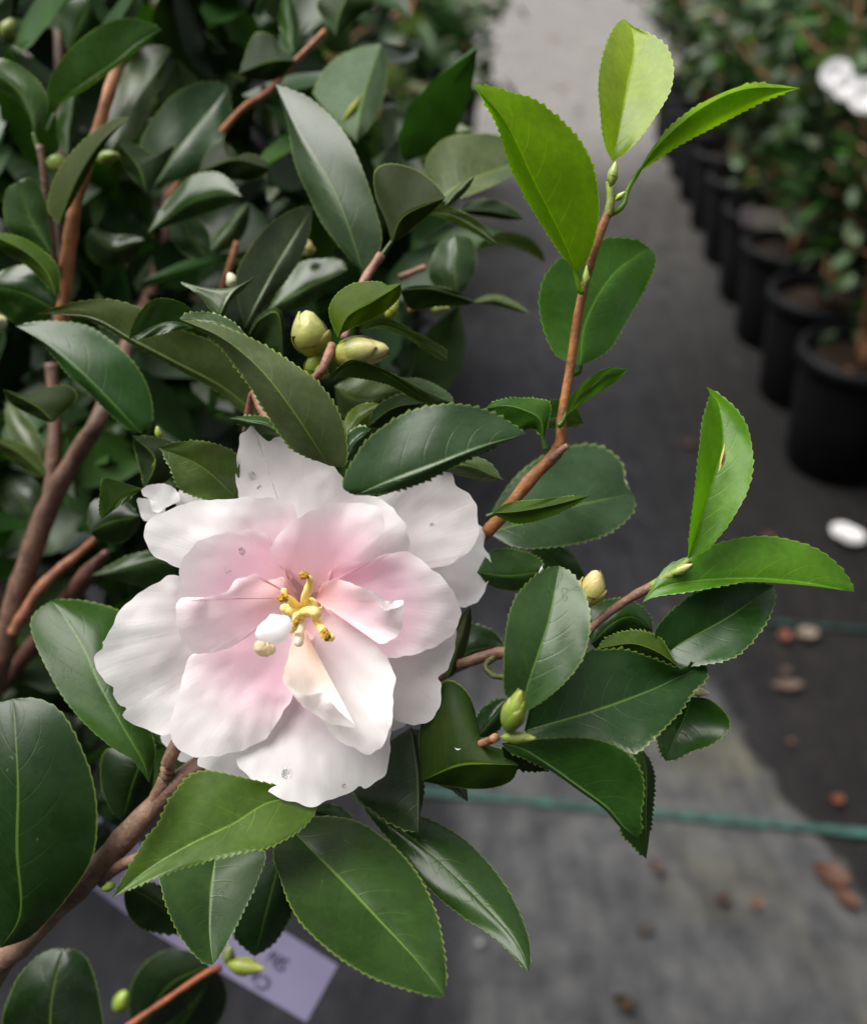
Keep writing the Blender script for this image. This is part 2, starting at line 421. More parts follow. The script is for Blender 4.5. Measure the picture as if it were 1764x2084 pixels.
# --- right hand twig, young lime leaves
add('M', [(1500,1190),(1370,900),(1200,560),(1010,160),(777,-109)], [(1440,1130),(1250,850),(1070,520),(950,180),(850,0)], [(1590,1060),(1650,760),(1600,430),(1440,190),(1210,0),(1060,-48),(900,-95)], (.214,.205,.2), (.012,.006), tone=(.155,.28,.006), young=1.0, under=1, teeth=42, pet=[(1500,1250),(1520,1320),(1545,1330)], label='large lime green leaf seen from below on the upright twig')
add('C', [(600,740),(640,540),(670,380),(700,230),(690,130),(655,85)], [(565,650),(545,500),(540,350),(575,200),(620,110)], [(690,670),(790,540),(860,420),(878,320),(850,220),(790,165),(715,130)], (.222,.222,.23), (-.007,-.004), tone=(.34,.46,.06), young=.9, amp=2.6, label='pale lime leaf at the very top of the upright twig')
add('C', [(700,810),(830,640),(1010,490),(1210,405),(1460,402)], [(820,625),(1000,475),(1210,385),(1350,385)], [(760,760),(900,665),(1100,560),(1280,465),(1400,418)], (.222,.226,.232), (.004,.008), tone=(.19,.32,.02), young=.8, under=1, amp=2.4, pet=[(670,870),(655,930),(620,965),(597,975)], label='curved lime leaf pointing right from the twig top')
add('Z', [(1180,745),(1192,655),(1246,560),(1320,503)], [(1130,720),(1102,650),(1100,590),(1125,540),(1180,503),(1240,485),(1292,489)], [(1235,715),(1270,660),(1310,590),(1333,530)], (.236,.236,.24), (-.004,.006), tone=(.07,.19,.04), young=.4, pet=[(1178,756),(1162,762)])
add('Z', [(1150,845),(1185,800),(1230,765),(1278,752)], [(1160,810),(1195,772),(1240,748)], [(1180,825),(1215,800),(1255,775)], (.226,.224,.222), (-.002,.003), tone=(.06,.14,.03), young=.4, amp=1.5, pet=[(1143,860),(1135,868)])
add('Z', [(1106,895),(1100,855),(1070,835),(1030,825),(985,832)], [(1085,872),(1045,880),(1010,862)], [(1120,825),(1090,812),(1040,811),(1005,818)], (.226,.226,.23), (.004,.002), tone=(.03,.08,.02), young=.2, under=1, pet=[(1108,905),(1110,915)])
add('Z', [(1100,868),(1130,850),(1160,850),(1188,862)], [(1110,822),(1140,815),(1170,830)], [(1130,872),(1160,868)], (.23,.234,.236), (-.003,.002), tone=(.05,.11,.04), young=.2)
add('Z', [(992,1085),(1080,1060),(1170,1030),(1288,1005)], [(1005,1035),(1060,960),(1140,914),(1215,908),(1262,940),(1272,982)], [(1050,1113),(1130,1112),(1210,1095),(1262,1068),(1288,1035)], (.255,.255,.262), (.004,.002), tone=BL, wave=.002, pet=[(985,1085)], tilt=0.9)
add('Z', [(1000,1045),(1060,1040),(1130,1027),(1203,1008)], [(1035,1024),(1110,1016),(1160,1010)], [(1050,1065),(1110,1055),(1160,1033)], (.222,.218,.215), (.001,.007), tone=OL, young=.2, under=1, amp=1.6, pet=[(990,1052)])
add('Z', [(970,1165),(1040,1172),(1108,1160)], [(1000,1122),(1050,1120),(1095,1138)], [(1000,1192),(1055,1202),(1085,1192)], (.232,.236,.24), tone=MD, young=.2)
add('Z', [(1085,1105),(1135,1150),(1195,1215)], 34, 34, (.29,.3,.31), tone=BL, teeth=20)
add('L', [(850,1420),(930,1180),(990,980),(1030,840),(1010,640),(945,540)], [(860,1290),(890,1050),(910,850),(930,700),(962,590)], [(950,1370),(1060,1240),(1150,1080),(1180,930),(1160,770),(1100,660),(1010,580)], (.22,.218,.222), (-.008,-.003), tone=(.13,.31,.02), young=.75, amp=2.4, label='upright lime leaf with a small brown slit along its rib')
add('H', [(835,338),(900,280),(1050,250),(1280,240),(1500,256),(1712,295)], [(925,200),(1020,150),(1100,110),(1250,70),(1400,70),(1550,115),(1640,180),(1700,260)], [(900,312),(1050,290),(1200,262),(1290,253),(1500,266),(1640,284)], (.22,.22,.226), (.002,-.003), tone=(.11,.27,.035), young=.6, amp=2.4, label='broad lime leaf stretched out to the right')
add('H', [(930,560),(990,510),(1190,400),(1378,268)], [(885,470),(960,370),(1080,290),(1220,265),(1320,260)], [(1010,600),(1100,592),(1220,560),(1320,460),(1375,350)], (.222,.222,.23), (-.003,-.005), tone=DK, teeth=30)
add('H', [(620,510),(720,420),(800,400),(878,455)], [(610,400),(650,345),(740,322),(820,350),(865,400)], [(660,530),(760,480),(850,470)], (.236,.236,.24), tone=(.02,.06,.015), young=.2)
add('H', [(990,612),(900,545),(800,510),(700,520),(640,535)], [(900,580),(780,560),(690,560)], [(955,560),(910,490),(830,458),(760,460),(690,485)], (.216,.218,.222), (.004,.002), tone=(.03,.055,.01), young=.1, under=1)
add('H', [(345,870),(600,800),(850,710),(1000,640),(1100,600)], [(380,760),(480,640),(600,545),(680,535),(760,535),(860,565),(990,615),(1040,590),(1080,585)], [(400,915),(560,905),(700,925),(800,962),(880,900),(980,800),(1040,710),(1095,655)], (.208,.208,.214), (-.005,-.002), tone=DK, teeth=44, amp=4.5, wave=.0015, label='large dark glossy leaf with a sheen along its middle', tilt=0.6)
add('H', [(338,800),(360,680),(410,530),(450,400),(490,185)], [(268,720),(262,600),(272,450),(310,320),(390,230),(440,200)], [(430,740),(520,660),(590,560),(615,430),(600,320),(550,230)], (.196,.192,.196), (-.003,-.002), tone=(.045,.095,.055), teeth=36, amp=2.6, label='upright oval leaf behind the scaly bud', tilt=0.3)
add('H', [(250,922),(340,945),(450,1015),(580,1110),(690,1190),(760,1270),(815,1312)], [(330,912),(450,903),(580,900),(690,920),(780,970),(830,1050),(838,1130),(825,1220),(828,1285)], [(280,955),(350,985),(440,1028),(570,1118),(675,1196),(750,1278)], (.203,.2,.2), (-.006,.003), tone=(.03,.085,.028), teeth=40, amp=3.6, label='drooping leaf with a bright rim below the large dark leaf')
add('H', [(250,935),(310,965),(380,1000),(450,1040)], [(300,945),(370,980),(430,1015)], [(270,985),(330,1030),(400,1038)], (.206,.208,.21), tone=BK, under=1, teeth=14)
add('H', [(830,940),(850,1050),(850,1200),(850,1402)], [(868,1000),(884,1080),(872,1230),(858,1350)], [(800,970),(790,1100),(745,1270),(800,1350)], (.226,.226,.23), tone=(.03,.07,.025), teeth=34)
add('H', [(1040,730),(1000,830),(960,920),(930,996)], [(1110,740),(1180,800),(1193,860),(1130,920),(1040,955),(975,985)], [(990,770),(950,830),(900,890),(908,950)], (.222,.224,.218), (-.003,-.001), tone=(.025,.075,.02), teeth=26, young=.2)
add('Z', [(858,1590),(930,1560),(990,1555),(1055,1558)], [(852,1500),(870,1430),(905,1385),(945,1402),(967,1450),(970,1500),(1000,1518),(1035,1530)], [(900,1598),(960,1606),(1010,1602),(1042,1587)], (.218,.212,.208), (.01,.004), tone=(.018,.038,.009), under=1, amp=1.2, teeth=44, label='olive two lobed leaf twisted to the right of the flower')
add('Z', [(835,1480),(850,1580),(851,1694)], [(858,1500),(862,1600),(856,1660)], [(770,1530),(718,1605),(765,1655),(815,1685)], (.226,.224,.222), tone=(.02,.04,.02), teeth=26)
add('Z', [(885,1590),(925,1598),(952,1631)], 15, 12, (.23,.23,.228), tone=BL, teeth=10, amp=1.5)
add('H', [(150,892),(215,820),(272,738)], 30, 24, (.226,.23,.232), tone=DK, teeth=16)
add('H', [(60,600),(130,540),(275,520)], [(55,500),(110,430),(200,450)], 10, (.25,.255,.255), tone=(.02,.05,.025), teeth=20)
add('H', [(30,650),(72,500),(122,355)], 20, 20, (.238,.238,.24), tone=(.045,.06,.03), teeth=14, amp=1)
# --- below the flower
add('J', [(880,205),(700,222),(560,305),(400,382),(250,470),(118,575)], [(860,265),(800,330),(700,385),(600,405),(420,450),(300,490),(200,535)], [(620,140),(440,112),(340,200),(290,300),(250,350),(200,430),(150,520)], (.212,.203,.2), (-.001,-.003), tone=(.07,.13,.03), teeth=46, amp=4.2, young=.15, label='bright green leaf directly under the flower pointing down left', tilt=0.6)
add('J', [(500,400),(480,560),(475,700),(487,822)], [(670,400),(655,500),(600,620),(550,720),(510,790)], [(300,440),(305,560),(350,680),(400,760),(450,810)], (.218,.215,.214), (-.003,-.004), tone=(.035,.08,.035), teeth=34, amp=2.8, tilt=0.7)
add('J', [(780,330),(950,500),(1100,660),(1230,800),(1337,937)], [(850,280),(1000,290),(1130,370),(1230,480),(1300,620),(1330,750),(1342,860)], [(710,400),(740,520),(780,620),(850,710),(960,800),(1080,870),(1200,910),(1290,935)], (.214,.205,.2), (.006,-.009), tone=(.035,.075,.03), teeth=46, amp=2.8, label='broad dark leaf hanging lowest under the flower', tilt=0.8)
add('J', [(1010,200),(1180,330),(1330,450),(1480,600),(1600,740),(1645,852)], [(1150,250),(1260,280),(1380,340),(1480,430),(1570,550),(1630,680),(1650,770)], [(1090,310),(1200,430),(1290,550),(1400,640),(1520,720),(1590,790)], (.226,.222,.218), (.004,.002), tone=(.03,.07,.028), teeth=44, amp=2.4, tilt=0.6)
add('J', [(740,400),(700,560),(640,792)], [(800,500),(780,620),(720,730)], [(600,560),(560,700)], (.262,.262,.268), tone=(.012,.035,.018), teeth=24)
add('I', [(2,1745),(92,1585),(75,1300),(80,1000),(60,620)], [(-60,1600),(-150,1300),(-180,1000),(-100,700)], [(140,1690),(300,1520),(410,1350),(437,1180),(420,1000),(360,830),(280,690),(180,625)], (.235,.225,.23), (.004,.006), tone=(.016,.045,.018), teeth=40, amp=1.8, label='very large dark leaf at the left edge')
add('I', [(672,1000),(640,900),(560,760),(450,560),(380,400),(290,250),(230,178)], [(600,900),(520,850),(400,750),(290,620),(210,480),(150,340),(147,250)], [(700,850),(660,700),(640,500),(610,350),(540,230),(400,185),(300,174)], (.238,.24,.25), (-.003,.012), tone=(.03,.085,.012), young=.3, teeth=44, amp=1.8, label='long leaf folded along its rib left of the flower')
add('I', [(230,2300),(230,2000),(285,1745)], [(20,2120),(60,1920),(150,1800),(220,1755)], [(450,2180),(447,1980),(400,1810),(340,1753)], (.27,.27,.275), tone=(.014,.035,.018), teeth=30, amp=1.4)
add('I', [(650,870),(600,1000),(548,1172)], [(690,900),(680,1050),(620,1150)], [(480,850),(455,1000),(500,1120)], (.262,.262,.266), tone=(.014,.035,.014), teeth=20, amp=1.4)
add('I', [(740,830),(700,800),(640,740)], 26, 26, (.25,.25,.25), tone=MD, teeth=10)
add('Z', [(425,1965),(340,2010),(280,2110)], 60, 66, (.32,.32,.33), tone=(.013,.03,.018), teeth=16, amp=1)
add('Z', [(430,1970),(400,2040),(330,2140)], 60, 60, (.33,.34,.34), tone=(.012,.028,.015), teeth=16, amp=1)
add('J', [(170,530),(290,600),(385,700)], 32, 60, (.252,.256,.26), tone=(.02,.045,.014), teeth=18)
add('J', [(860,250),(920,270),(1010,300)], 20, 20, (.24,.24,.24), tone=DK, teeth=10)
# --- around and above the flower
add('N', [(1080,1500),(850,1150),(650,900),(430,720),(165,602)], [(860,1400),(740,1240),(590,1000),(510,890),(390,735),(270,665)], [(1175,1500),(1188,1370),(1140,1180),(1020,1000),(880,890),(700,775),(580,712),(400,640),(270,615)], (.208,.2,.206), (.006,.004), tone=(.085,.105,.10), under=1, teeth=46, amp=4.0, young=.1, label='large greyish leaf showing its underside above the flower')
add('N', [(600,722),(440,656),(300,624),(165,600)], 3, [(530,655),(470,608),(380,572),(260,563),(190,577)], (.21,.21,.209), (.0,.003), tone=(.05,.09,.04), teeth=20, amp=3.5)
add('Z', [(722,1008),(800,975),(890,943),(980,908),(1072,883)], [(697,985),(740,905),(790,862),(840,836),(900,824),(950,826),(1010,845)], [(760,1006),(850,985),(930,945),(1010,908)], (.196,.19,.192), (-.001,.003), tone=(.035,.075,.055), teeth=40, amp=4.2, label='blue green toothed leaf above the right of the flower', tilt=0.42)
add('F', [(630,350),(480,212),(298,130)], [(540,360),(395,310),(350,220),(318,160)], [(640,200),(600,140),(480,105),(380,110)], (.232,.226,.224), (-.002,-.002), tone=(.07,.11,.045), teeth=30, amp=2.8)
add('O', [(1310,988),(1150,1060),(928,1270)], [(1150,1110),(1040,1190)], [(1200,960),(1060,912),(945,900),(920,1050),(912,1180)], (.226,.222,.224), (0,-.004), tone=(.05,.10,.03), teeth=30, amp=2.2, cup=1.0)
add('N', [(830,1335),(700,1250),(560,1222),(468,1210)], [(700,1300),(570,1262)], [(780,1270),(700,1205),(560,1195)], (.222,.222,.224), tone=MD, teeth=20, amp=2.6)
add('D', [(890,1342),(700,1140),(500,940),(300,775),(98,662)], [(820,1320),(700,1225),(560,1080),(430,970),(350,870),(260,770),(170,705)], [(960,1250),(930,1050),(820,870),(700,760),(560,670),(420,640),(250,637)], (.27,.262,.262), (.003,.004), tone=(.022,.075,.02), teeth=40, amp=1.8, young=.1, label='long dark green leaf with pale tip at the left', tilt=0.3)
add('D', [(1640,1250),(1420,1060),(1100,888),(820,740),(560,605),(208,590)], [(1510,1195),(1380,1085),(1100,925),(850,790),(600,645),(400,592)], [(1600,1080),(1480,880),(1330,760),(1150,690),(900,560),(700,500),(500,510),(340,550)], (.26,.25,.25), (.002,-.002), tone=(.07,.095,.05), teeth=44, amp=1.8, label='long pale folded leaf crossing behind')
add('D', [(1235,672),(1050,640),(810,742)], [(1130,685),(1000,715),(900,740)], [(1200,560),(1080,495),(960,500),(870,590),(828,680)], (.242,.24,.24), (.0,-.004), tone=(.03,.07,.03), teeth=26, amp=1.8)
add('D', [(1380,600),(1420,510),(1480,430),(1612,350)], [(1330,570),(1250,470),(1140,390),(1300,430),(1420,440),(1510,403)], [(1420,580),(1445,510),(1530,430)], (.246,.246,.25), tone=(.06,.1,.05), teeth=34, amp=1.6)
add('Z', [(497,668),(530,600),(580,510),(638,418)], [(480,570),(505,510),(550,455),(600,425)], [(515,650),(550,610),(590,560),(622,500)], (.272,.272,.28), (-.004,.004), tone=(.035,.055,.045), teeth=30, amp=1.4, tilt=0.25)
add('Z', [(738,552),(705,450),(670,370),(610,270),(560,170)], [(715,530),(660,460),(630,400),(600,330),(585,250)], [(765,530),(776,480),(762,420),(735,340),(700,270),(635,203)], (.272,.272,.282), (.006,-.001), tone=(.036,.07,.045), teeth=40, amp=1.2, pet=[(742,566),(745,580)], label='tall pale leaf reflecting the sky above the two round buds', tilt=0.08)
add('Z', [(725,287),(738,200),(776,88)], [(690,255),(645,200),(640,180),(670,130),(720,100)], [(745,265),(775,215),(787,150),(784,110)], (.33,.335,.34), tone=(.10,.145,.17), under=1, teeth=26, amp=1.2)
add('Z', [(797,495),(822,440),(907,402)], [(785,450),(765,400),(762,350),(790,333),(840,343),(880,370)], [(835,468),(870,438)], (.252,.25,.248), (.002,.003), tone=(.022,.032,.01), under=1, teeth=36, amp=1.8, pet=[(788,505),(778,520)])
add('Z', [(905,418),(928,392),(965,358)], 8, 12, (.25,.25,.25), tone=PL, teeth=12, amp=1.4)
add('Z', [(880,410),(960,365),(1080,320)], [(865,335),(900,285),(960,272),(1020,278)], [(950,398),(1030,362)], (.31,.31,.32), (-.003,-.003), tone=(.1,.13,.1), teeth=20, amp=1, tilt=0.6)
add('Z', [(870,350),(890,290),(962,262)], [(858,300),(885,258),(925,250)], 20, (.36,.36,.36), tone=(.1,.14,.09), teeth=14, amp=1)
add('M', [(430,770),(650,800),(830,900),(965,1005)], [(560,730),(700,770),(850,870)], [(600,830),(780,915),(900,985)], (.272,.27,.266), (-.002,.004), tone=(.08,.12,.06), teeth=26, amp=1.4)
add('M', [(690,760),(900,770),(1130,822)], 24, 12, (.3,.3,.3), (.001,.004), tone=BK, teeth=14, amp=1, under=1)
add('M', [(810,1035),(1000,960),(1150,1000),(1285,1128)], [(850,970),(1000,915),(1160,950),(1250,1040)], [(1000,1010),(1150,1050)], (.33,.33,.33), (-.004,.006), tone=(.07,.1,.06), teeth=16, amp=1)
add('M', [(650,935),(645,1130),(672,1345)], [(760,960),(805,1100),(760,1260)], [(540,1000),(470,1200),(560,1330)], (.3,.298,.3), (.004,.006), tone=(.04,.075,.05), teeth=20, amp=1)
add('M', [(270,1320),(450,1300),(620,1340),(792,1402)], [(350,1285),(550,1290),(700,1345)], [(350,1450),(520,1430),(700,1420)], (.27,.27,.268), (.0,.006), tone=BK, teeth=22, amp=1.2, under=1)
add('M', [(780,1400),(950,1390),(1170,1475)], 12, 10, (.3,.3,.3), tone=PL, teeth=14, amp=1)
add('E', [(745,700),(900,645),(1080,715),(1200,790),(1305,873)], [(830,618),(920,612),(1080,688),(1200,752),(1290,812)], [(900,680),(1050,740),(1180,830),(1280,878)], (.236,.234,.236), (-.002,.005), tone=(.045,.075,.045), teeth=26, amp=1.4)
add('E', [(612,738),(680,600),(850,500),(1010,398)], [(565,620),(562,540),(610,460),(700,400),(800,385),(880,388),(930,410),(975,398)], [(655,700),(780,640),(900,580),(1000,480)], (.228,.226,.224), (.003,.002), tone=(.06,.10,.006), young=.35, under=1, teeth=36, amp=1.6, label='small curled leaf with lime rim above the buds')
add('E', [(575,1005),(660,930),(760,900),(950,990),(1100,1090),(1215,1165)], [(590,950),(700,878),(850,915),(1020,1000),(1150,1100)], [(640,985),(800,1000),(950,1040),(1100,1125)], (.224,.222,.222), (-.002,.006), tone=(.014,.03,.01), under=1, teeth=34, amp=1.6)
add('E', [(1000,985),(1150,1060),(1345,1150)], [(1150,1000),(1270,1060),(1330,1110)], [(1100,1090),(1210,1165)], (.24,.24,.24), tone=(.05,.09,.05), teeth=20, amp=1.4)
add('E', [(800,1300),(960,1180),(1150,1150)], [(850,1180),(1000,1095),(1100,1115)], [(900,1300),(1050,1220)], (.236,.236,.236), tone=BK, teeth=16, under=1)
add('E', [(665,1520),(710,1400),(825,1312)], [(650,1400),(700,1320),(760,1295)], [(740,1500),(800,1400)], (.218,.218,.22), tone=DK, teeth=16)
add('E', [(668,1345),(760,1245),(885,1158)], 26, 26, (.245,.245,.245), tone=(.14,.2,.02), young=.5, teeth=14, amp=1)
add('E', [(590,1045),(750,1130),(1005,1085)], [(700,990),(850,990),(990,1030)], [(640,1230),(800,1250),(950,1150)], (.276,.276,.28), tone=(.06,.09,.055), teeth=18, amp=1)
add('N', [(700,555),(900,430),(1192,300)], [(880,280),(1050,235),(1150,242)], [(850,550),(1000,480),(1150,355)], (.3,.3,.3), tone=(.04,.08,.03), teeth=20, amp=1)
add('N', [(590,705),(660,600),(770,570),(800,835)], 8, [(640,760),(700,820),(770,840)], (.25,.25,.25), tone=(.015,.03,.012), teeth=20, amp=1.4, under=1)
add('Z', [(870,950),(950,945),(1025,978)], [(920,922),(990,938)], [(940,968),(990,978)], (.222,.224,.226), tone=PL, teeth=16, amp=1.2)
# --- upper left
add('A', [(330,740),(400,620),(520,530),(720,392),(880,260),(1025,180)], [(300,640),(310,520),(370,400),(470,280),(600,180),(720,125),(830,115),(930,140)], [(400,640),(540,555),(700,440),(850,320),(960,220)], (.305,.3,.3), (-.002,.003), tone=(.05,.12,.045), young=.15, teeth=44, amp=1.6, pet=[(318,780),(300,830)], label='large mid green leaf at the upper left')
add('A', [(215,860),(190,720),(110,560),(-80,400)], [(190,740),(130,650),(60,600),(-30,540)], [(298,700),(290,590),(220,490),(120,410),(0,365)], (.3,.3,.3), tone=(.04,.1,.02), young=.2, teeth=34, amp=1.4, pet=[(230,900),(245,930)])
add('A', [(430,330),(500,150),(600,-60)], [(405,250),(365,100),(360,-30)], [(560,250),(700,100),(760,0)], (.36,.36,.36), tone=(.02,.06,.012), teeth=20, amp=1.2)
add('A', [(690,960),(830,640),(1080,310)], [(630,800),(740,560),(800,400),(900,300),(1000,288)], [(860,850),(930,700),(1000,530),(1040,400)], (.36,.36,.37), tone=(.06,.095,.06), teeth=30, amp=1.2, tilt=0.25)
add('A', [(960,1180),(1130,930),(1300,720),(1440,540)], [(880,1000),(900,850),(1000,700),(1100,590),(1250,520),(1370,515)], [(1150,1120),(1300,1020),(1400,870),(1450,720)], (.34,.338,.345), (-.003,.003), tone=(.02,.055,.025), teeth=30, amp=1.2, wave=.001, tilt=0.2)
add('A', [(370,1410),(490,1120),(640,890),(822,735)], [(300,1300),(350,1110),(450,960),(600,820),(720,750)], [(440,1300),(560,1080),(650,920),(760,790)], (.29,.288,.285), (.002,.002), tone=(.03,.045,.008), under=1, teeth=30, amp=1.4)
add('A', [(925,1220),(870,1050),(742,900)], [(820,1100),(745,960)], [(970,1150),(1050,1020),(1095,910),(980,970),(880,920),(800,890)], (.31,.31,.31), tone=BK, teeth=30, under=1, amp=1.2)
add('A', [(930,1462),(1180,1280),(1350,1220),(1522,1232)], [(1000,1330),(1100,1200),(1200,1110),(1340,1080),(1430,1120)], [(1050,1420),(1200,1370),(1350,1320),(1480,1270)], (.31,.31,.306), tone=(.035,.08,.03), teeth=30, amp=1.4)
add('A', [(330,1600),(200,1380),(110,1140)], [(200,1550),(70,1460),(25,1350),(40,1200)], [(310,1400),(270,1220),(190,1120)], (.29,.29,.29), tone=(.025,.07,.01), young=.2, teeth=26, amp=1.4)
add('D', [(355,480),(290,320),(150,190),(-90,75)], [(330,450),(220,330),(100,230),(-20,170)], [(378,400),(350,270),(230,160),(100,95)], (.27,.27,.27), tone=OL, teeth=28, amp=1.2, under=1)
add('D', [(345,560),(150,460),(-90,400)], 62, 58, (.28,.28,.28), tone=(.02,.065,.012), teeth=26, amp=1.2)
add('D', [(335,1270),(230,1170),(15,1060)], [(280,1260),(150,1200),(60,1140)], [(480,1120),(430,1040),(300,1050),(180,1100)], (.27,.27,.27), tone=(.014,.028,.006), teeth=26, amp=1.2, under=1)
add('O', [(400,740),(210,500),(60,190)], 24, 28, (.33,.33,.34), tone=(.09,.12,.1), teeth=16, amp=1)
add('O', [(420,880),(200,680),(-60,540)], 22, 20, (.31,.31,.31), tone=(.04,.06,.03), teeth=14, amp=1, under=1)
add('O', [(350,1350),(170,1050),(-60,780)], 40, 44, (.38,.38,.39), tone=(.035,.06,.045), teeth=14, amp=1)
add('O', [(860,680),(1050,560),(1190,390)], 30, 30, (.38,.38,.38), tone=(.03,.06,.04), teeth=14, amp=1)
add('O', [(1320,1000),(1420,720),(1212,503)], [(1290,830),(1240,640)], [(1560,900),(1640,720),(1600,570),(1400,515)], (.25,.25,.25), tone=(.012,.022,.008), teeth=20, amp=1.6, under=1)
add('O', [(830,1390),(1000,1300),(1290,1240)], [(800,1280),(860,1100),(1100,1080)], [(900,1460),(1100,1490),(1250,1370)], (.28,.28,.28), tone=(.012,.03,.008), young=.1, teeth=20, amp=1)
add('O', [(1680,1680),(1400,1660),(1100,1740),(828,1790)], [(1500,1900),(1350,1900),(1100,1830)], [(1500,1560),(1200,1600),(1000,1700)], (.3,.3,.3), tone=(.03,.065,.035), teeth=20, amp=1)
add('B', [(345,380),(200,380),(-10,460)], [(250,490),(100,500)], [(310,330),(240,290),(200,225),(90,215)], (.33,.33,.33), tone=BK, teeth=20, amp=1, under=1)
add('A', [(1440,330),(1250,160),(1035,-5)], 30, 36, (.38,.38,.38), (.003,-.004), tone=(.03,.055,.03), teeth=16, amp=1)
add('A', [(1300,410),(1150,220),(1000,60)], 30, 30, (.4,.4,.4), tone=(.018,.045,.008), young=.2, teeth=16, amp=1)
add('B', [(600,230),(620,100),(700,-90)], [(530,140),(490,0)], [(720,120),(850,0)], (.34,.34,.34), tone=(.014,.035,.01), teeth=20, amp=1, under=1)
add('B', [(330,340),(315,180),(290,-60)], 20, 18, (.36,.36,.36), tone=(.03,.085,.012), young=.2, teeth=16, amp=1)
add('B', [(420,320),(450,150),(440,-80)], 22, 32, (.4,.4,.4), tone=(.06,.09,.06), teeth=14, amp=1)
add('B', [(240,880),(210,740),(190,590)], 24, 20, (.4,.4,.4), tone=(.1,.13,.1), teeth=12, amp=1)
add('B', [(180,1270),(280,1130),(350,990)], 22, 22, (.38,.38,.38), tone=(.07,.1,.07), teeth=12, amp=1)
add('A', [(1245,1085),(1480,1000),(1702,1060)], [(1300,960),(1400,880),(1460,985),(1560,965),(1660,1000)], [(1400,1120),(1600,1130)], (.32,.32,.32), tone=(.012,.02,.006), teeth=24, amp=1, under=1)
add('A', [(470,560),(430,780),(420,990)], 18, 22, (.34,.34,.34), tone=(.03,.08,.015), young=.2, teeth=16, amp=1)
add('D', [(560,60),(700,170),(905,120)], 26, 40, (.35,.35,.35), tone=(.02,.04,.025), teeth=14, amp=1)
add('D', [(1300,230),(1180,60),(1130,-100)], 36, 34, (.33,.33,.33), tone=(.014,.045,.008), young=.2, teeth=16, amp=1)
add('D', [(1330,190),(1440,60),(1560,-110)], 16, 30, (.34,.34,.34), tone=(.05,.09,.05), teeth=14, amp=1)
NLEAF = sum(1 for o in shrub.children if o.name.startswith('leaf'))
print('leaves', NLEAF)

# inner leaves of the shrub that nobody could count, behind the traced ones
def blade(vs, fs, tint, p, ax, nrm, L, W, tone, curl=.12):
    ax = ax.normalized(); sd = ax.cross(nrm).normalized(); nn = sd.cross(ax).normalized()
    ts = (0, .18, .42, .7, 1.0); ws = (.08, .72, 1.0, .74, .03)
    o = len(vs)
    for t, w_ in zip(ts, ws):
        c = p + ax * (L * t) + nn * (-curl * L * t * t)
        for s in (-1, 0, 1):
            vs.append(c + sd * (s * W * w_ * .5) + nn * (abs(s) * W * .13)); tint.append(tone + (1,))
    for i in range(4):
        for j in range(2):
            a = o + i * 3 + j; fs.append((a, a + 1, a + 4, a + 3))
def rdir(r):
    while True:
        v = Vector((r.uniform(-1, 1), r.uniform(-1, 1), r.uniform(-1, 1)))
        if .05 < v.length < 1: return v.normalized()
def inner():
    vs, fs, tint = [], [], []
    r = random.Random(3)
    n = 0
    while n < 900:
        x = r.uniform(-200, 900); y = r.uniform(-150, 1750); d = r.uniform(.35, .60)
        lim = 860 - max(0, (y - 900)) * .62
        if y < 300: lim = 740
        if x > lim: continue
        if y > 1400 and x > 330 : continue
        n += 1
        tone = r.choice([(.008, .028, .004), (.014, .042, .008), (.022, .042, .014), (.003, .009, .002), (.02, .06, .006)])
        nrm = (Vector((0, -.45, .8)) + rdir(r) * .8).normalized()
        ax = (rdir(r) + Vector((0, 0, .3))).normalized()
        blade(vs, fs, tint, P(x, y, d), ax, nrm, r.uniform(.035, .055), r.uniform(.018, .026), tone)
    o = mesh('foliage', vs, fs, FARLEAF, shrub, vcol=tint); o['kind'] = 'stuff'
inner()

# ------------------------------------------------------------------ branches
def branch(c, pts, color, name='branch', nseg=14, steps=None, bump=.06, pts3=None, label=None):
    """pts: (x, y, depth, radius in px at that depth)"""
    q = T(c, pts) if pts else []
    a = cr(q, steps or max(12, 8 * len(q)))
    ln = [(P(p[0], p[1], p[2]), p[3] * p[2] / FPX) for p in a]
    if pts3: ln = pts3 + ln
    vs, fs = tube_geo(ln, nseg, bump=bump, seed=len(shrub.children))
    o = mesh(name, vs, fs, BARK, shrub, color=color + (1,))
    if label: o['label'] = label
    return o
BR = (.17, .10, .068); OR = (.27, .105, .032); RD = (.115, .06, .038); GR = (.20, .26, .04)
base3 = Vector((-.42, .16, .16))
def toward(p, r0, r1, n=10):
    """from the pot soil up to point p, gently bowed"""
    out = []
    for i in range(n):
        t = i / n
        q = base3.lerp(p, t) + Vector((-.03, -.02, .02)) * math.sin(math.pi * t)
        out.append((q, r0 + (r1 - r0) * t))
    return out
branch('Z', [(0,1958,.25,27),(110,1850,.246,27),(212,1752,.242,25),(305,1650,.238,23),(410,1555,.236,21),(560,1450,.238,18),(760,1320,.262,15),(900,1180,.262,13),(980,1095,.245,13),(1000,1072,.237,13)], BR, pts3=toward(P(-60, 2010, .256), .007, .0042), label='thick grey brown branch rising from the lower left behind the flower')
branch('Z', [(990,1085,.236,14),(1020,1050,.235,13),(1080,975,.233,13),(1135,915,.231,13),(1143,850,.229,10),(1160,750,.227,9.5),(1180,620,.224,9),(1212,500,.222,9),(1240,425,.222,8.5)], OR, label='slender orange brown upright twig')
branch('Z', [(1236,440,.222,9),(1243,405,.222,9),(1240,370,.222,8)], GR, 'young_stem', bump=.02)
branch('Z', [(1120,935,.231,9),(1143,915,.229,7),(1154,907,.228,6)], (.22,.12,.08))
branch('Z', [(205,1800,.243,8),(235,1768,.24,12),(285,1745,.235,11),(350,1720,.23,9)], BR)
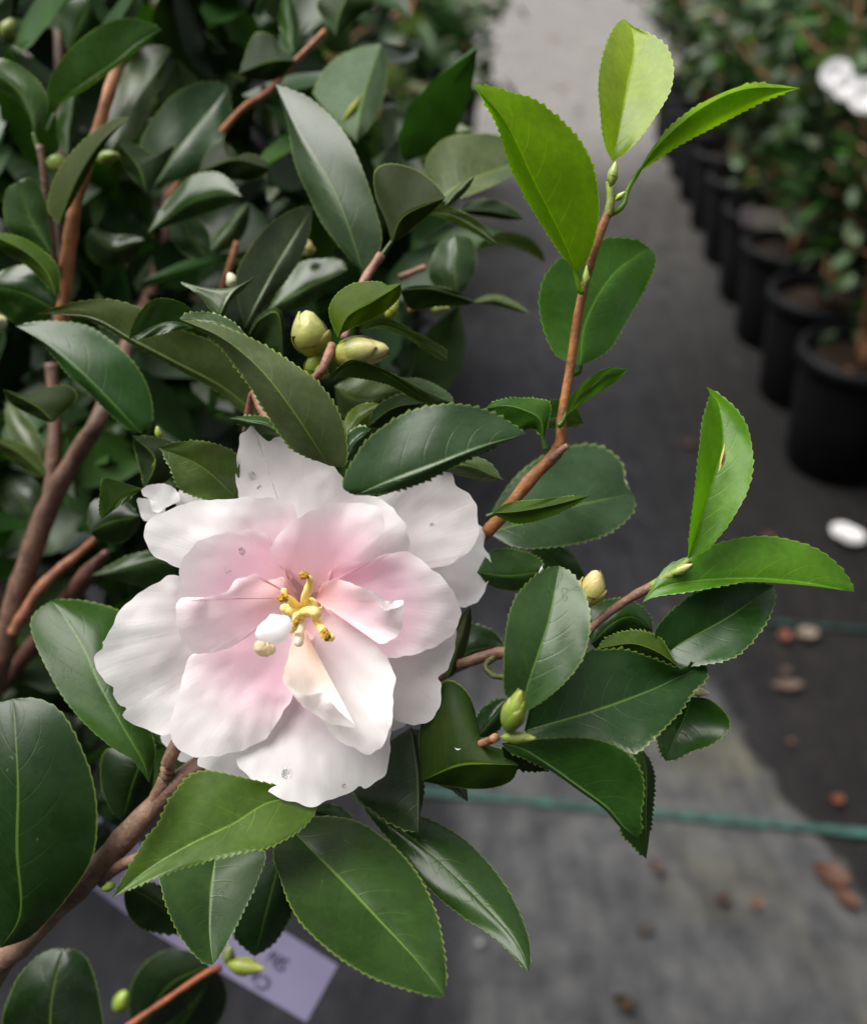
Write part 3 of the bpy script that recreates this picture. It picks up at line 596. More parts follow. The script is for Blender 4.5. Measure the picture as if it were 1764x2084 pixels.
branch('Z', [(300,1655,.238,12),(335,1590,.235,15),(352,1530,.232,14),(420,1420,.236,11),(560,1300,.25,11),(600,1250,.246,12)], (.22,.13,.08))
branch('Z', [(760,1330,.258,12),(870,1382,.255,11),(940,1352,.238,10.5),(1010,1330,.236,12),(1060,1330,.234,10),(1160,1320,.232,9),(1220,1262,.228,8),(1275,1222,.225,9),(1330,1190,.222,9)], (.17,.09,.06))
branch('Z', [(1325,1193,.222,9),(1350,1178,.221,8.5),(1380,1160,.22,9),(1402,1140,.22,7)], (.16,.22,.03), 'young_stem', bump=.02)
branch('Z', [(1010,1332,.236,9),(988,1355,.234,6),(1002,1374,.232,6),(1030,1380,.232,6)], (.07,.085,.012))
branch('Z', [(870,1560,.236,7),(930,1530,.225,8),(985,1512,.212,8),(1008,1502,.206,9)], (.25,.11,.05))
branch('Z', [(0,1345,.34,23),(40,1200,.335,22),(95,1040,.33,21),(150,935,.325,18),(205,845,.32,17),(262,700,.35,16),(318,560,.40,14),(342,430,.43,13),(345,300,.46,12),(360,100,.48,10)], RD, pts3=toward(P(-30, 1480, .35), .009, .0052, 12), label='thick red brown cane at the left')
branch('Z', [(103,1030,.33,15),(108,940,.33,15),(112,860,.33,13),(104,740,.33,12)], RD)
branch('Z', [(25,1290,.334,12),(80,1200,.33,11),(120,1160,.33,10),(180,1110,.33,8),(225,1065,.32,6)], (.25,.1,.05))
branch('Z', [(215,1125,.31,8),(170,1180,.33,18),(110,1260,.35,18),(0,1400,.37,14)], (.09,.035,.025))
branch('Z', [(150,720,.33,13),(128,640,.32,14),(140,510,.315,14),(158,400,.31,12),(190,300,.31,12),(215,210,.31,12),(242,120,.315,11)], OR, label='red brown cane crossing the upper left')
branch('Z', [(128,640,.32,9),(105,500,.31,9),(92,370,.302,8),(80,295,.3,7)], RD)
branch('Z', [(112,720,.36,9),(120,600,.36,10),(122,200,.38,11),(118,0,.4,10)], RD)
branch('Z', [(440,640,.34,9),(462,560,.33,7),(482,492,.33,6)], (.26,.1,.04))
branch('Z', [(345,400,.35,9),(480,235,.34,7),(540,190,.335,7),(595,130,.335,6),(662,62,.335,6)], (.27,.1,.04))
branch('Z', [(700,690,.24,8),(738,578,.25,9),(776,518,.252,9)], (.24,.12,.08))
branch('Z', [(812,565,.3,7),(866,543,.3,6)], (.24,.12,.08))
branch('Z', [(830,632,.28,5),(865,620,.28,5),(905,628,.28,7)], (.26,.13,.06))
branch('Z', [(676,700,.232,9),(662,740,.23,10),(640,770,.23,9),(560,850,.236,9),(532,835,.24,8),(515,800,.245,8),(500,880,.255,8)], (.2,.09,.05))
branch('Z', [(260,2090,.305,7),(340,2035,.31,6),(418,1982,.315,6),(450,1970,.318,6)], (.30,.08,.03), pts3=toward(P(200,2140,.34), .004, .0016, 8))
for q in [[(400,50,.4,5),(412,150,.4,5)], [(365,140,.4,5),(372,250,.4,5)]]: branch('Z', q, (.24,.1,.07))

# ------------------------------------------------------------------ buds
def bud(x, y, d, ln, wd, ang, c0, c1, scales=6, parent=None, tipc=None, label=None):
    """ovoid bud of overlapping scales; ang = direction of tip on the picture (deg, 0 = right, 90 = up)"""
    parent = parent or shrub
    ca, sa = math.cos(math.radians(ang)), math.sin(math.radians(ang))
    R3 = CM.to_3x3(); ax = (R3 @ Vector((ca, sa, .25))).normalized()
    ctr = P(x, y, d); Lm = ln * d / FPX; W = wd * d / FPX / 2
    x_ = ax.cross(R3 @ Vector((0, 0, 1))).normalized(); y_ = ax.cross(x_)
    vs, fs, tint = [], [], []
    def prof(t): return (math.sin(math.pi * min(1, t ** .8 * .93 + .02)) ** (.75 if wd / ln > .5 else 1.05))
    def ring(n, off):
        pass
    nr, ns = 18, 20
    for i in range(nr):
        t = i / (nr - 1)
        for k in range(ns):
            an = 2 * math.pi * k / ns; rr = W * .93 * (prof(t) if t < .985 else .05)
            vs.append(ctr + ax * (Lm * (t - .5)) + (x_ * math.cos(an) + y_ * math.sin(an)) * rr)
            f_ = t; c = tuple(c0[j] * (1 - f_) + c1[j] * f_ for j in range(3)); tint.append(c + (1,))
    for i in range(nr - 1):
        for k in range(ns):
            a = i * ns + k; b2 = i * ns + (k + 1) % ns; fs.append((a, b2, b2 + ns, a + ns))
    r = random.Random(int(x + y))
    for s in range(scales):
        t0 = .02 + .62 * s / scales; t1 = min(1.0, t0 + .52); ph = s * 2.4 + r.uniform(-.3, .3); half = 1.25
        o = len(vs); mr, mc = 9, 11
        for i in range(mr):
            u = i / (mr - 1); t = t0 + (t1 - t0) * u
            wdt = half * (1 - u ** 2.2) ** .6
            for k in range(mc):
                v = (k / (mc - 1)) * 2 - 1; an = ph + v * wdt
                rr = W * (prof(min(t, .985)) * (1.0 + .05 * (1 - s / scales)) + .05 + .09 * u * u) - W * .10 * abs(v) ** 3
                vs.append(ctr + ax * (Lm * (t - .5)) + (x_ * math.cos(an) + y_ * math.sin(an)) * rr)
                e = max(u ** 4, abs(v) ** 6)
                c = tuple((c0[j] * (1 - t) + c1[j] * t) * (1 - .45 * e) * (.72 + .28 * u) + (.22, .13, .04)[j] * .45 * e for j in range(3)); tint.append(c + (1,))
        fs += grid_faces(mr, mc, off=o)
    o = mesh('bud', vs, fs, BUDM, parent, vcol=tint)
    if label: o['label'] = label
    return o
G0, G1 = (.22, .27, .012), (.40, .40, .07)
bud(631, 680, .236, 96, 74, 98, G0, (.38,.38,.14), 5, label='round yellow green flower bud')
bud(640, 742, .238, 60, 40, 80, (.12,.2,.02), G0, 4)
bud(733, 716, .232, 122, 62, 3, G0, (.5,.45,.2), 4, label='pointed yellow green flower bud lying sideways')
bud(655, 755, .234, 34, 30, 70, (.14,.22,.02), G0, 3)
bud(1205, 1196, .226, 76, 52, 78, (.45,.45,.06), (.62,.5,.24), 4, label='yellow bud flushed pink behind the upright oval leaf')
bud(1046, 1449, .184, 100, 45, 74, (.09,.16,.012), (.20,.28,.03), 11, label='scaly green bud at the foot of the upright oval leaf')
bud(1054, 1501, .186, 72, 22, 2, (.15,.24,.02), (.34,.4,.1), 7)
bud(1424, 1408, .224, 40, 20, -8, (.3,.36,.1), (.6,.5,.4), 3)
bud(1247, 354, .218, 50, 20, 80, (.24,.34,.05), (.42,.5,.14), 3)
bud(1262, 398, .218, 26, 12, 40, (.24,.34,.05), (.42,.5,.14), 2)
bud(1192, 562, .214, 44, 14, 88, (.24,.34,.05), (.42,.5,.14), 2)
bud(1388, 1158, .218, 46, 18, 28, (.24,.34,.05), (.5,.5,.2), 3)
bud(500, 1968, .315, 84, 32, 0, (.16,.22,.02), (.36,.4,.08), 3, label='slim green bud over the lavender plant tag')
bud(466, 1946, .322, 46, 24, 80, (.12,.17,.02), (.2,.26,.05), 3)
bud(247, 2038, .36, 52, 34, 62, (.12,.22,.02), (.25,.36,.05), 3)
bud(220, 320, .32, 52, 28, 6, (.12,.2,.02), (.22,.3,.05), 3)
bud(118, 335, .31, 44, 40, -60, (.14,.24,.02), (.22,.32,.05), 3)
bud(473, 572, .27, 36, 26, 110, (.3,.34,.1), (.7,.7,.55), 3)
bud(627, 505, .3, 34, 26, 90, (.3,.3,.06), (.4,.34,.12), 3)
bud(798, 628, .25, 44, 28, 60, (.28,.32,.04), (.36,.4,.08), 3)
bud(18, 60, .36, 46, 36, 60, (.14,.2,.02), (.24,.3,.06), 3)
bud(0, 655, .28, 30, 34, 10, (.3,.36,.1), (.5,.52,.3), 3)
bud(322, 880, .26, 26, 14, 95, (.2,.3,.04), (.3,.42,.06), 2)
bud(895, 628, .28, 44, 18, 0, (.18,.26,.03), (.26,.3,.05), 3)
bud(220, 1806, .236, 30, 18, 200, (.14,.2,.02), (.2,.28,.04), 2)

# ------------------------------------------------------------------ the flower
flower = empty('flower', P(600, 1240, .23), parent=shrub); flower['label'] = 'large pale pink and white open flower with yellow stamens'
FC = T('F', [(915, 790)])[0]
def petal(root, outl, d, pink=.5, cupz=0.0, ruffle=.0015, rf=5, root_pink=.6, name='petal', nr=22, na=130, tintw=None, edged=0.0, white=(.94,.925,.915), edgez=None, c='F', label=None, pinkr=190, pinkw=190, nz=1.0):
    """fan surface: root point inside or at the outline's foot; d = depth at root, mid, rim; edgez = [(x,y,radius,dz)...] local lifts towards the camera"""
    rt = np.array(T(c, [root])[0][:2]); ol = cr(T(c, outl), na, closed=True)
    rs = rnd.random() * 6
    # small nicks so that the rim is not too clean
    cen = ol.mean(0)
    for i in range(na):
        a = i / na * 2 * math.pi
        dirn = ol[i] - cen; ln = np.linalg.norm(dirn)
        ol[i] = ol[i] + dirn / ln * (1.3 * math.sin(a * 17 + rs) + 0.5 * math.sin(a * 31 + rs * 2)) * min(1, ln / 110) + dirn / ln * 3.2 * mnoise.noise(Vector((ol[i][0] * .03, ol[i][1] * .03, rs)))
    rim = [P(p[0], p[1], d[2]) for p in ol]
    vs, uv, tint = [], [], []
    d0, d1, d2 = d
    lifts = [(T(c, [(e[0], e[1])])[0], e[2] * CROPS[c][2], e[3]) for e in (edgez or [])]
    for j in range(nr):
        s = (j / (nr - 1)) ** .85
        for i in range(na):
            a = i / na
            p = rt + (ol[i] - rt) * s
            dist = np.linalg.norm(ol[i] - rt)
            # depth goes by how far out from the root the point is, not by ray alone, so short rays stay low
            far = np.linalg.norm(p - rt) / FARR(rt, ol)
            dd = d0 * (1 - far) * (1 - 2 * far) + 4 * d1 * far * (1 - far) + d2 * far * (2 * far - 1)
            ang = math.atan2(p[1] - rt[1], p[0] - rt[0])
            dd += ruffle * math.sin(ang * 7 + rs) * s ** 3 * min(1, far * 1.6)
            dd += NZ(p[0], p[1], rs) * min(1, far * 2.2) * nz
            dd += .0006 * math.sin(p[0] * .021 + rs) * math.sin(p[1] * .017 + rs * 2) * min(1, far * 2)
            dd += cupz * (s ** 4) * min(1, far * 1.5)
            for (q, rad, dz) in lifts:
                g = math.exp(-((p[0] - q[0]) ** 2 + (p[1] - q[1]) ** 2) / (rad * rad)); dd -= dz * g
            dd -= edged * (s ** 14)
            vs.append(P(p[0], p[1], dd)); uv.append((far, a * 1.0))
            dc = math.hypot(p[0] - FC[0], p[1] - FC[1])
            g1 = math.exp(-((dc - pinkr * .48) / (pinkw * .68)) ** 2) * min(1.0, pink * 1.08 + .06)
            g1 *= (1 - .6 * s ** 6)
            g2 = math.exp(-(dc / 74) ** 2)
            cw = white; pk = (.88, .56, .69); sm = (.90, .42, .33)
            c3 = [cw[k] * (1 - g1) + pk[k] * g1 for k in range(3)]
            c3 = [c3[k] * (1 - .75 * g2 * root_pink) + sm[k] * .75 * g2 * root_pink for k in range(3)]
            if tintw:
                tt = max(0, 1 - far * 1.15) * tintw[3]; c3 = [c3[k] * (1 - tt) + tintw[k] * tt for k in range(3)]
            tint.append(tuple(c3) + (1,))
    fs = []
    for j in range(nr - 1):
        for i in range(na):
            a = j * na + i; b2 = j * na + (i + 1) % na
            fs.append((a, b2, b2 + na, a + na) if j else (b2 + na, a + na, a))
    # weld the root
    o = mesh(name, vs, fs, PETAL, flower, uv=uv, vcol=tint)
    if label: o['label'] = label
    return o
from mathutils import noise as mnoise
def NZ(x, y, sd):
    return .0010 * mnoise.noise(Vector((x * .014, y * .014, sd))) + .00035 * mnoise.noise(Vector((x * .035, y * .035, sd * 2)))
_far = {}
def FARR(rt, ol):
    k = id(ol)
    if k not in _far: _far[k] = float(np.max(np.linalg.norm(ol - rt, axis=1)))
    return _far[k]
KEEP = []
def pet(*a, **k):
    _far.clear(); return petal(*a, **k)
W0 = (.925, .91, .90)
# back row
pet((900,640), [(860,560),(760,470),(640,340),(628,200),(640,85),(668,58),(694,28),(712,60),(765,104),(800,80),(860,95),(950,140),(1030,200),(1085,270),(1108,330),(1060,420),(980,560)], (.222,.229,.224), .15, white=W0, ruffle=.0012)
pet((950,720), [(1080,345),(1220,340),(1350,290),(1480,235),(1530,238),(1550,265),(1562,300),(1620,330),(1648,400),(1650,480),(1640,530),(1580,595),(1470,642),(1300,600),(1100,640)], (.224,.230,.226), .5, white=(.92,.90,.895), ruffle=.001)
pet((1000,750), [(1648,455),(1680,498),(1676,545),(1705,610),(1690,710),(1655,775),(1600,805),(1560,790),(1520,700),(1450,650),(1560,592),(1635,530)], (.226,.238,.236), .1, white=(.90,.91,.92))
pet((470,420), [(380,316),(440,318),(520,346),(560,400),(500,470),(430,430),(375,400)], (.2345,.234,.2335), .0, white=W0, ruffle=.0002, nz=.15)
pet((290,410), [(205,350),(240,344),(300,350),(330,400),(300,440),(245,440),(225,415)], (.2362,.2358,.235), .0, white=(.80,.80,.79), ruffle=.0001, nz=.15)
pet((330,370), [(228,310),(250,288),(285,284),(330,288),(365,300),(385,330),(384,360),(340,380),(300,405),(270,395),(258,350),(235,335)], (.2325,.232,.2312), .0, white=(.92,.92,.92), ruffle=.0002, nz=.15)
pet((870,800), [(400,684),(300,700),(220,742),(150,805),(105,875),(72,948),(60,958),(62,976),(30,1010),(35,1070),(70,1118),(108,1145),(104,1180),(128,1215),(165,1232),(145,1262),(170,1292),(250,1325),(345,1346),(420,1260),(500,1100),(700,950)], (.224,.225,.221), .45, white=(.925,.91,.905), ruffle=.0012, pinkr=330, pinkw=160)
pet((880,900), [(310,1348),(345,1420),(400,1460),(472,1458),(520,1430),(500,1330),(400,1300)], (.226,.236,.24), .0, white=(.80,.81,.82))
pet((920,900), [(470,1440),(500,1500),(550,1541),(620,1546),(690,1532),(760,1480),(800,1300),(700,1250)], (.225,.226,.222), .1, white=(.9,.9,.91))
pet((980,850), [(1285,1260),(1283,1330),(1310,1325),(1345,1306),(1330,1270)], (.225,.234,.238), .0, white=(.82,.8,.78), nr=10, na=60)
pet((980,850), [(1160,930),(1300,1010),(1460,960),(1552,900),(1545,1000),(1520,1070),(1478,1105),(1495,1135),(1490,1210),(1460,1270),(1400,1305),(1330,1300),(1285,1275),(1200,1180)], (.222,.222,.220), .45, white=(.90,.885,.875), ruffle=.001)
pet((920,900), [(640,1330),(620,1440),(680,1530),(720,1562),(780,1600),(860,1632),(950,1649),(1040,1612),(1118,1588),(1145,1558),(1172,1576),(1220,1550),(1262,1500),(1276,1400),(1284,1310),(1250,1200),(1050,1080),(850,1060),(700,1200)], (.223,.219,.2135), .62, white=(.93,.915,.91), ruffle=.0012, pinkr=330, pinkw=160)
# middle row
pet((860,690), [(880,400),(800,350),(700,340),(600,348),(500,350),(400,370),(305,410),(245,450),(240,520),(268,580),(330,617),(385,640),(500,655),(700,690),(900,600)], (.222,.219,.219), .75, white=(.93,.92,.92), pinkr=235, pinkw=130, ruffle=.001)
pet((950,740), [(940,560),(960,420),(1030,360),(1110,322),(1200,335),(1280,378),(1330,440),(1360,520),(1345,600),(1250,690),(1050,740)], (.222,.219,.218), .7, white=(.93,.915,.915), pinkr=200, pinkw=140)
pet((975,780), [(1060,660),(1200,600),(1340,572),(1440,632),(1500,680),(1550,750),(1575,820),(1562,890),(1500,955),(1400,1000),(1300,1021),(1230,1010),(1150,950),(1040,850)], (.222,.217,.216), .95, white=(.93,.905,.915), pinkr=330, pinkw=160, ruffle=.0012)
pet((880,850), [(440,1008),(410,1060),(388,1150),(355,1250),(341,1310),(352,1370),(400,1420),(480,1443),(580,1430),(650,1412),(740,1370),(800,1290),(862,1190),(880,1080),(860,950),(700,920),(560,975)], (.222,.216,.214), .8, white=(.93,.92,.92), pinkr=330, pinkw=160, ruffle=.0009)
pet((885,745), [(830,650),(790,600),(785,545),(765,500),(700,478),(640,482),(560,492),(480,522),(420,575),(385,632),(388,700),(385,775),(450,800),(560,790),(700,760),(820,750)], (.221,.213,.211), .9, white=(.93,.90,.91), pinkr=290, pinkw=160, edged=.0012, edgez=[(500,540,90,.003)])
pet((945,750), [(850,650),(778,600),(775,560),(795,510),(860,450),(950,395),(1050,368),(1150,362),(1230,385),(1255,430),(1248,500),(1240,560),(1205,612),(1120,612),(1040,640),(1000,700)], (.221,.213,.210), .9, white=(.93,.90,.905), pinkr=210, pinkw=170)
# cupped heart of the flower, where the petals join
pet((925,770), [(930 + 150 * math.cos(k * .5236), 800 + 150 * math.sin(k * .5236)) for k in range(12)], (.2285,.227,.2225), .8, white=(.93,.8,.76), nr=12, na=70, pinkr=120, root_pink=1.0, ruffle=.0003)
# front row
pet((885,770), [(830,688),(780,692),(740,694),(705,668),(660,680),(620,695),(590,737),(540,755),(490,768),(440,776),(395,765),(377,800),(372,880),(395,945),(445,1000),(540,996),(640,955),(720,900),(790,850)], (.219,.209,.205), .7, white=(.93,.89,.895), pinkr=230, pinkw=200, edgez=[(480,775,70,.004),(640,700,80,.004),(740,690,60,.003)], root_pink=.8)
pet((962,775), [(985,720),(1028,688),(1060,686),(1130,712),(1200,742),(1232,790),(1258,808),(1325,782),(1330,850),(1326,905),(1280,948),(1232,962),(1196,932),(1182,885),(1130,850),(1060,822),(1000,806)], (.219,.208,.203), .55, white=(.93,.89,.885), pinkr=200, pinkw=200, edgez=[(1150,715,70,.003),(1290,800,60,.004)], root_pink=1.0)
pet((1262,815), [(1190,738),(1225,752),(1262,780),(1328,778),(1320,800),(1262,822),(1240,815),(1232,790)], (.199,.1985,.198), .0, white=(.95,.95,.95), nr=10, na=60, ruffle=.0004, label='small rolled white rim')
pet((980,880), [(945,1000),(965,900),(1000,845),(1050,850),(1100,880),(1180,935),(1250,1000),(1288,1060),(1296,1120),(1290,1200),(1285,1300),(1250,1380),(1192,1431),(1120,1402),(1050,1362),(990,1290),(960,1230),(900,1185),(860,1150),(900,1080)], (.219,.207,.200), .25, white=(.93,.905,.89), pinkr=200, pinkw=100, ruffle=.0006)
pet((905,880), [(880,890),(862,960),(848,1020),(826,1075),(828,1120),(855,1165),(900,1215),(960,1260),(1010,1292),(1060,1305),(1128,1312),(1095,1250),(1060,1195),(1010,1150),(985,1170),(962,1110),(950,1050),(932,985),(925,910)], (.217,.203,.194), .0, white=(.93,.90,.85), ruffle=.0006, tintw=(.9,.66,.42,.7), edgez=[(985,1165,60,-.002),(840,1100,60,.002)], label='cream folded petal lying over the lower petal')
pet((965,1235), [(985,1172),(1010,1190),(1060,1245),(1130,1312),(1060,1306),(1010,1293),(960,1261),(900,1216),(858,1166),(836,1128),(880,1158),(930,1180)], (.193,.193,.193), .0, white=(.90,.875,.86), nr=10, na=70, ruffle=.0003, edgez=[(930,1178,50,.0025),(1040,1215,50,.0025)], label='turned back rim of the cream folded petal')
# rolled petaloid
def blob(name, pts, mat, parent, nseg=18, bump=.05, c='G'):
    a = cr(T(c, pts), 20)
    ln = []
    n = len(a)
    for i, p in enumerate(a):
        e = 1.0
        t = i / (n - 1)
        if t < .08: e = max(.15, math.sqrt(max(0, 1 - ((.08 - t) / .08) ** 2)))
        if t > .9: e = max(.12, math.sqrt(max(0, 1 - ((t - .9) / .1) ** 2)))
        ln.append((P(p[0], p[1], p[2]), p[3] * .84 * CROPS[c][2] * p[2] / FPX * e))
    vs, fs = tube_geo(ln, nseg, bump=bump, seed=int(pts[0][0]))
    return mesh(name, vs, fs, mat, parent)
def blobp(pts, col, n=20):
    a = cr(T('G', pts), 22); ln = []
    for i, p in enumerate(a):
        t = i / 21
        e = math.sin(math.pi * min(max(t, .02), .98)) ** .35
        ln.append((P(p[0], p[1], p[2]), p[3] * .2035 * p[2] / FPX * e))
    vs, fs = tube_geo(ln, n, bump=.07, seed=5)
    return mesh('petaloid', vs, fs, PETAL, flower, uv=[(0, 0)] * len(vs), vcol=[col + (1,)] * len(vs))
blobp([(160,900,.198,75),(220,960,.199,72),(300,960,.2,70),(330,930,.2,60)], (.72,.62,.40))
blobp([(190,850,.193,60),(240,800,.190,105),(330,770,.189,140),(410,720,.19,130),(470,660,.193,75)], (.96,.95,.95))
def stam(pts): return blob('stamen', pts, STAMEN, flower, 14, .05)
stam([(640,640,.214,60),(650,540,.208,62),(645,440,.203,50),(680,370,.2,55),(695,270,.198,38),(660,225,.197,30)])
stam([(640,620,.213,60),(560,560,.207,70),(500,470,.203,45),(450,450,.2,36),(415,445,.199,30)])
stam([(440,430,.203,30),(436,390,.202,36),(436,350,.202,32)])
stam([(620,640,.214,55),(560,600,.206,70),(460,560,.205,60),(400,540,.204,36)])
stam([(680,600,.208,55),(640,620,.203,46),(560,620,.2,40),(550,680,.198,38),(540,740,.2,45),(500,800,.203,24)])
stam([(600,600,.204,40),(690,580,.201,60),(760,600,.2,58),(750,650,.202,45)])
stam([(740,630,.206,40),(780,710,.203,48),(830,780,.2,50),(880,840,.2,52),(945,850,.2,44)])
stam([(700,470,.206,40),(740,500,.203,36),(770,550,.203,18),(815,545,.203,14),(815,510,.203,10)])
blob('stamen', [(620,650,.213,60),(600,740,.208,60),(590,830,.203,56),(580,920,.2,62)], CREAM, flower, 14, .04)
def anther(x, y, d, w_, h_, a):
    r = random.Random(int(x)); vs, fs = [], []
    nl, ns = 12, 16; R3 = CM.to_3x3(); ctr = P(*T('G', [(x, y)])[0][:2], d); px = .2035 * d / FPX
    ca, sa = math.cos(a), math.sin(a)
    for i in range(nl + 1):
        th = math.pi * i / nl
        for k in range(ns):
            ph = 2 * math.pi * k / ns
            rr = 1 + .22 * r.uniform(-1, 1) + .2 * math.sin(3 * ph + i)
            lx, ly, lz = math.sin(th) * math.cos(ph) * w_ * rr, math.cos(th) * h_ * rr, math.sin(th) * math.sin(ph) * w_ * .7 * rr
            v = Vector((lx * ca - ly * sa, lx * sa + ly * ca, lz)) * px
            vs.append(ctr + R3 @ v)
    for i in range(nl):
        for k in range(ns):
            a_ = i * ns + k; b_ = i * ns + (k + 1) % ns; fs.append((a_, b_, b_ + ns, a_ + ns))
    mesh('anther', vs, fs, ANTHER, flower, smooth=False)
anther(635, 222, .1955, 55, 34, -.2); anther(422, 452, .1972, 56, 34, -.2)
anther(560, 680, .1962, 32, 46, -.3); anther(850, 815, .1962, 48, 58, .35)

# ------------------------------------------------------------------ insect threads, scars, water drops
def thin(name, pts, mat, color, label=None):
    a = cr(pts, 14); n = len(a)
    vs, fs = tube_geo([(P(p[0], p[1], p[2]), max(.25, p[3] * math.sin(math.pi * (.04 + .92 * i / (n - 1)))) * p[2] / FPX) for i, p in enumerate(a)], 8)
    o = mesh(name, vs, fs, mat, shrub, color=color + (1,))
    if label: o['label'] = label
thin('leaf_scar', [(1474,903,.214,3),(1472,925,.214,5),(1468,945,.214,5),(1462,962,.214,3)], DEAD, (.36,.34,.09), 'pale raised slit on the upright lime leaf')
thin('leaf_scar', [(1474,915,.2135,1),(1472,930,.2133,2),(1467,946,.2133,1.6)], DEAD, (.09,.04,.012), 'brown centre of the slit')
thin('leaf_scar', [(738,188,.325,3),(718,222,.325,9),(695,250,.325,6)], DEAD, (.20,.22,.015), 'yellow green streak on the pale oval leaf')
thin('insect_thread', [(1103,1150,.225,2),(1101,1162,.225,4),(1096,1175,.225,3)], WHITEP, (.8,.8,.8))
thin('insect_thread', [(897,412,.2,0),(897,413,.2,0)] and [(925,1522,.206,.8),(931,1526,.206,1.5),(938,1524,.206,.8)], WHITEP, (.6,.6,.6))
def mat_drop():
    b = NB('water'); x = b.n('ShaderNodeBsdfPrincipled'); x.inputs['Roughness'].default_value = .02; x.inputs['IOR'].default_value = 1.33
    x.inputs['Transmission Weight'].default_value = 1.0; x.inputs['Base Color'].default_value = (1, 1, 1, 1); return b.finish(x.outputs[0])
WATER = mat_drop()
bpy.context.view_layer.update()
DG = bpy.context.evaluated_depsgraph_get()
def drop(x, y, rpx, label):
    o0 = cam.location; dr = (P(x, y, .3) - o0).normalized()
    hit, loc, nor, idx, ob, m4 = SC.ray_cast(DG, o0 + dr * .05, dr)
    if not hit: return
    if nor.dot(dr) > 0: nor = -nor
    d = (loc - o0).length; R_ = rpx * .65 * d / FPX
    u = nor.cross(Vector((0.2, 1, .3))).normalized(); v = nor.cross(u); vs, fs = [], []
    for i in range(9):
        th = math.pi * .5 * i / 8
        for k in range(24):
            a = 2 * math.pi * k / 24; e = 1 + .07 * math.sin(2 * a + x)
            vs.append(loc + (u * math.cos(a) + v * math.sin(a)) * R_ * e * math.cos(th) + nor * (R_ * .16 * math.sin(th) + .00005))
    for i in range(8):
        for k in range(24):
            a = i * 24 + k; b_ = i * 24 + (k + 1) % 24; fs.append((a, b_, b_ + 24, a + 24))
    fs.append(tuple(range(24))[::-1])
    tag(mesh('water_drop', vs, fs, WATER, None), label, 'water drop', 'water drops on the petals')
drop(512, 968, 13, 'round water drop on the top white petal of the flower')
drop(528, 992, 8, 'smaller water drop right below the one on the top petal')
drop(584, 1574, 16, 'largest water drop, on the bottom white petal')
drop(492, 1122, 12, 'water drop on the upper left pink petal')
drop(464, 1163, 8, 'small water drop low on the upper left pink petal')
drop(880, 1068, 8, 'small water drop on the right back petal')
drop(700, 1600, 7, 'tiny water drop near the rim of the bottom petal')

# ------------------------------------------------------------------ lavender plant tag
tagm = empty('plant_label', P(400, 1860, .46), 'lavender plastic plant tag with dark printed letters, hanging behind the leaves below the flower', 'plant tag')
def ptag(x, y, off=0.0):
    # the tag is one flat strip in space, a plane tilted a little from the camera
    d = 1.0 / (2.5 - (x - 200) * .00034 - (y - 1700) * .00012)
    return P(x, y, d - off)
E1 = [(185,1655),(330,1745),(450,1822),(573,1894),(687,1966)]; E2 = [(170,1795),(300,1890),(450,1980),(545,2035),(623,2081)]
a1 = cr([(60,1575)] + E1, 24); a2 = cr([(50,1715)] + E2, 24)
vs = []
for i in range(24):
    p, q = a1[i], a2[i]
    vs += [ptag(p[0], p[1]), ptag(*(p + (q - p) * .5)), ptag(q[0], q[1])]
n0 = len(vs)
nv = (ptag(400, 1800) - ptag(400, 1900)).cross(ptag(500, 1850) - ptag(300, 1850)).normalized()
if nv.dot(P(400, 1860, .2) - P(400, 1860, .4)) < 0: nv = -nv
vs2 = [v - nv * .0006 for v in vs]
fs = grid_faces(24, 3) + grid_faces(24, 3, True, n0)
for i in range(23):
    for j in (0, 2): fs.append((i * 3 + j, (i + 1) * 3 + j, n0 + (i + 1) * 3 + j, n0 + i * 3 + j))
fs.append((69, 70, n0 + 70, n0 + 69)); fs.append((70, 71, n0 + 71, n0 + 70))
mesh('strip', vs + vs2, fs, LAV, tagm, smooth=False)
def letters(txt, x, y, size_px, name='lettering'):
    cu = bpy.data.curves.new(name, 'FONT'); cu.body = txt; cu.size = size_px * .42 / FPX; cu.extrude = .00003
    tmp = bpy.data.objects.new(name, cu); COL.objects.link(tmp); bpy.context.view_layer.update()
    dg = bpy.context.evaluated_depsgraph_get(); me = bpy.data.meshes.new_from_object(tmp.evaluated_get(dg))
    bpy.data.objects.remove(tmp)
    xa = (ptag(450, 1822) - ptag(573, 1894)).normalized(); za = nv; ya = za.cross(xa).normalized()
    o0 = ptag(x, y) + nv * .0004
    M4 = Matrix((xa, ya, za)).transposed().to_4x4(); M4.translation = o0
    me.transform(M4); me.materials.clear(); me.materials.append(INK)
    o = bpy.data.objects.new(name, me); COL.objects.link(o); o.parent = tagm; o.matrix_parent_inverse = inv_world(tagm)
letters('Shi', 592, 1956, 42)
letters('Ca', 556, 1996, 42)
mesh('hanging_loop', *tube_geo([(ptag(70 + i * 4, 1650 - i * 6) + Vector((0, .001 * i, .002 * i)), .0006) for i in range(14)], 8), LAV, tagm)

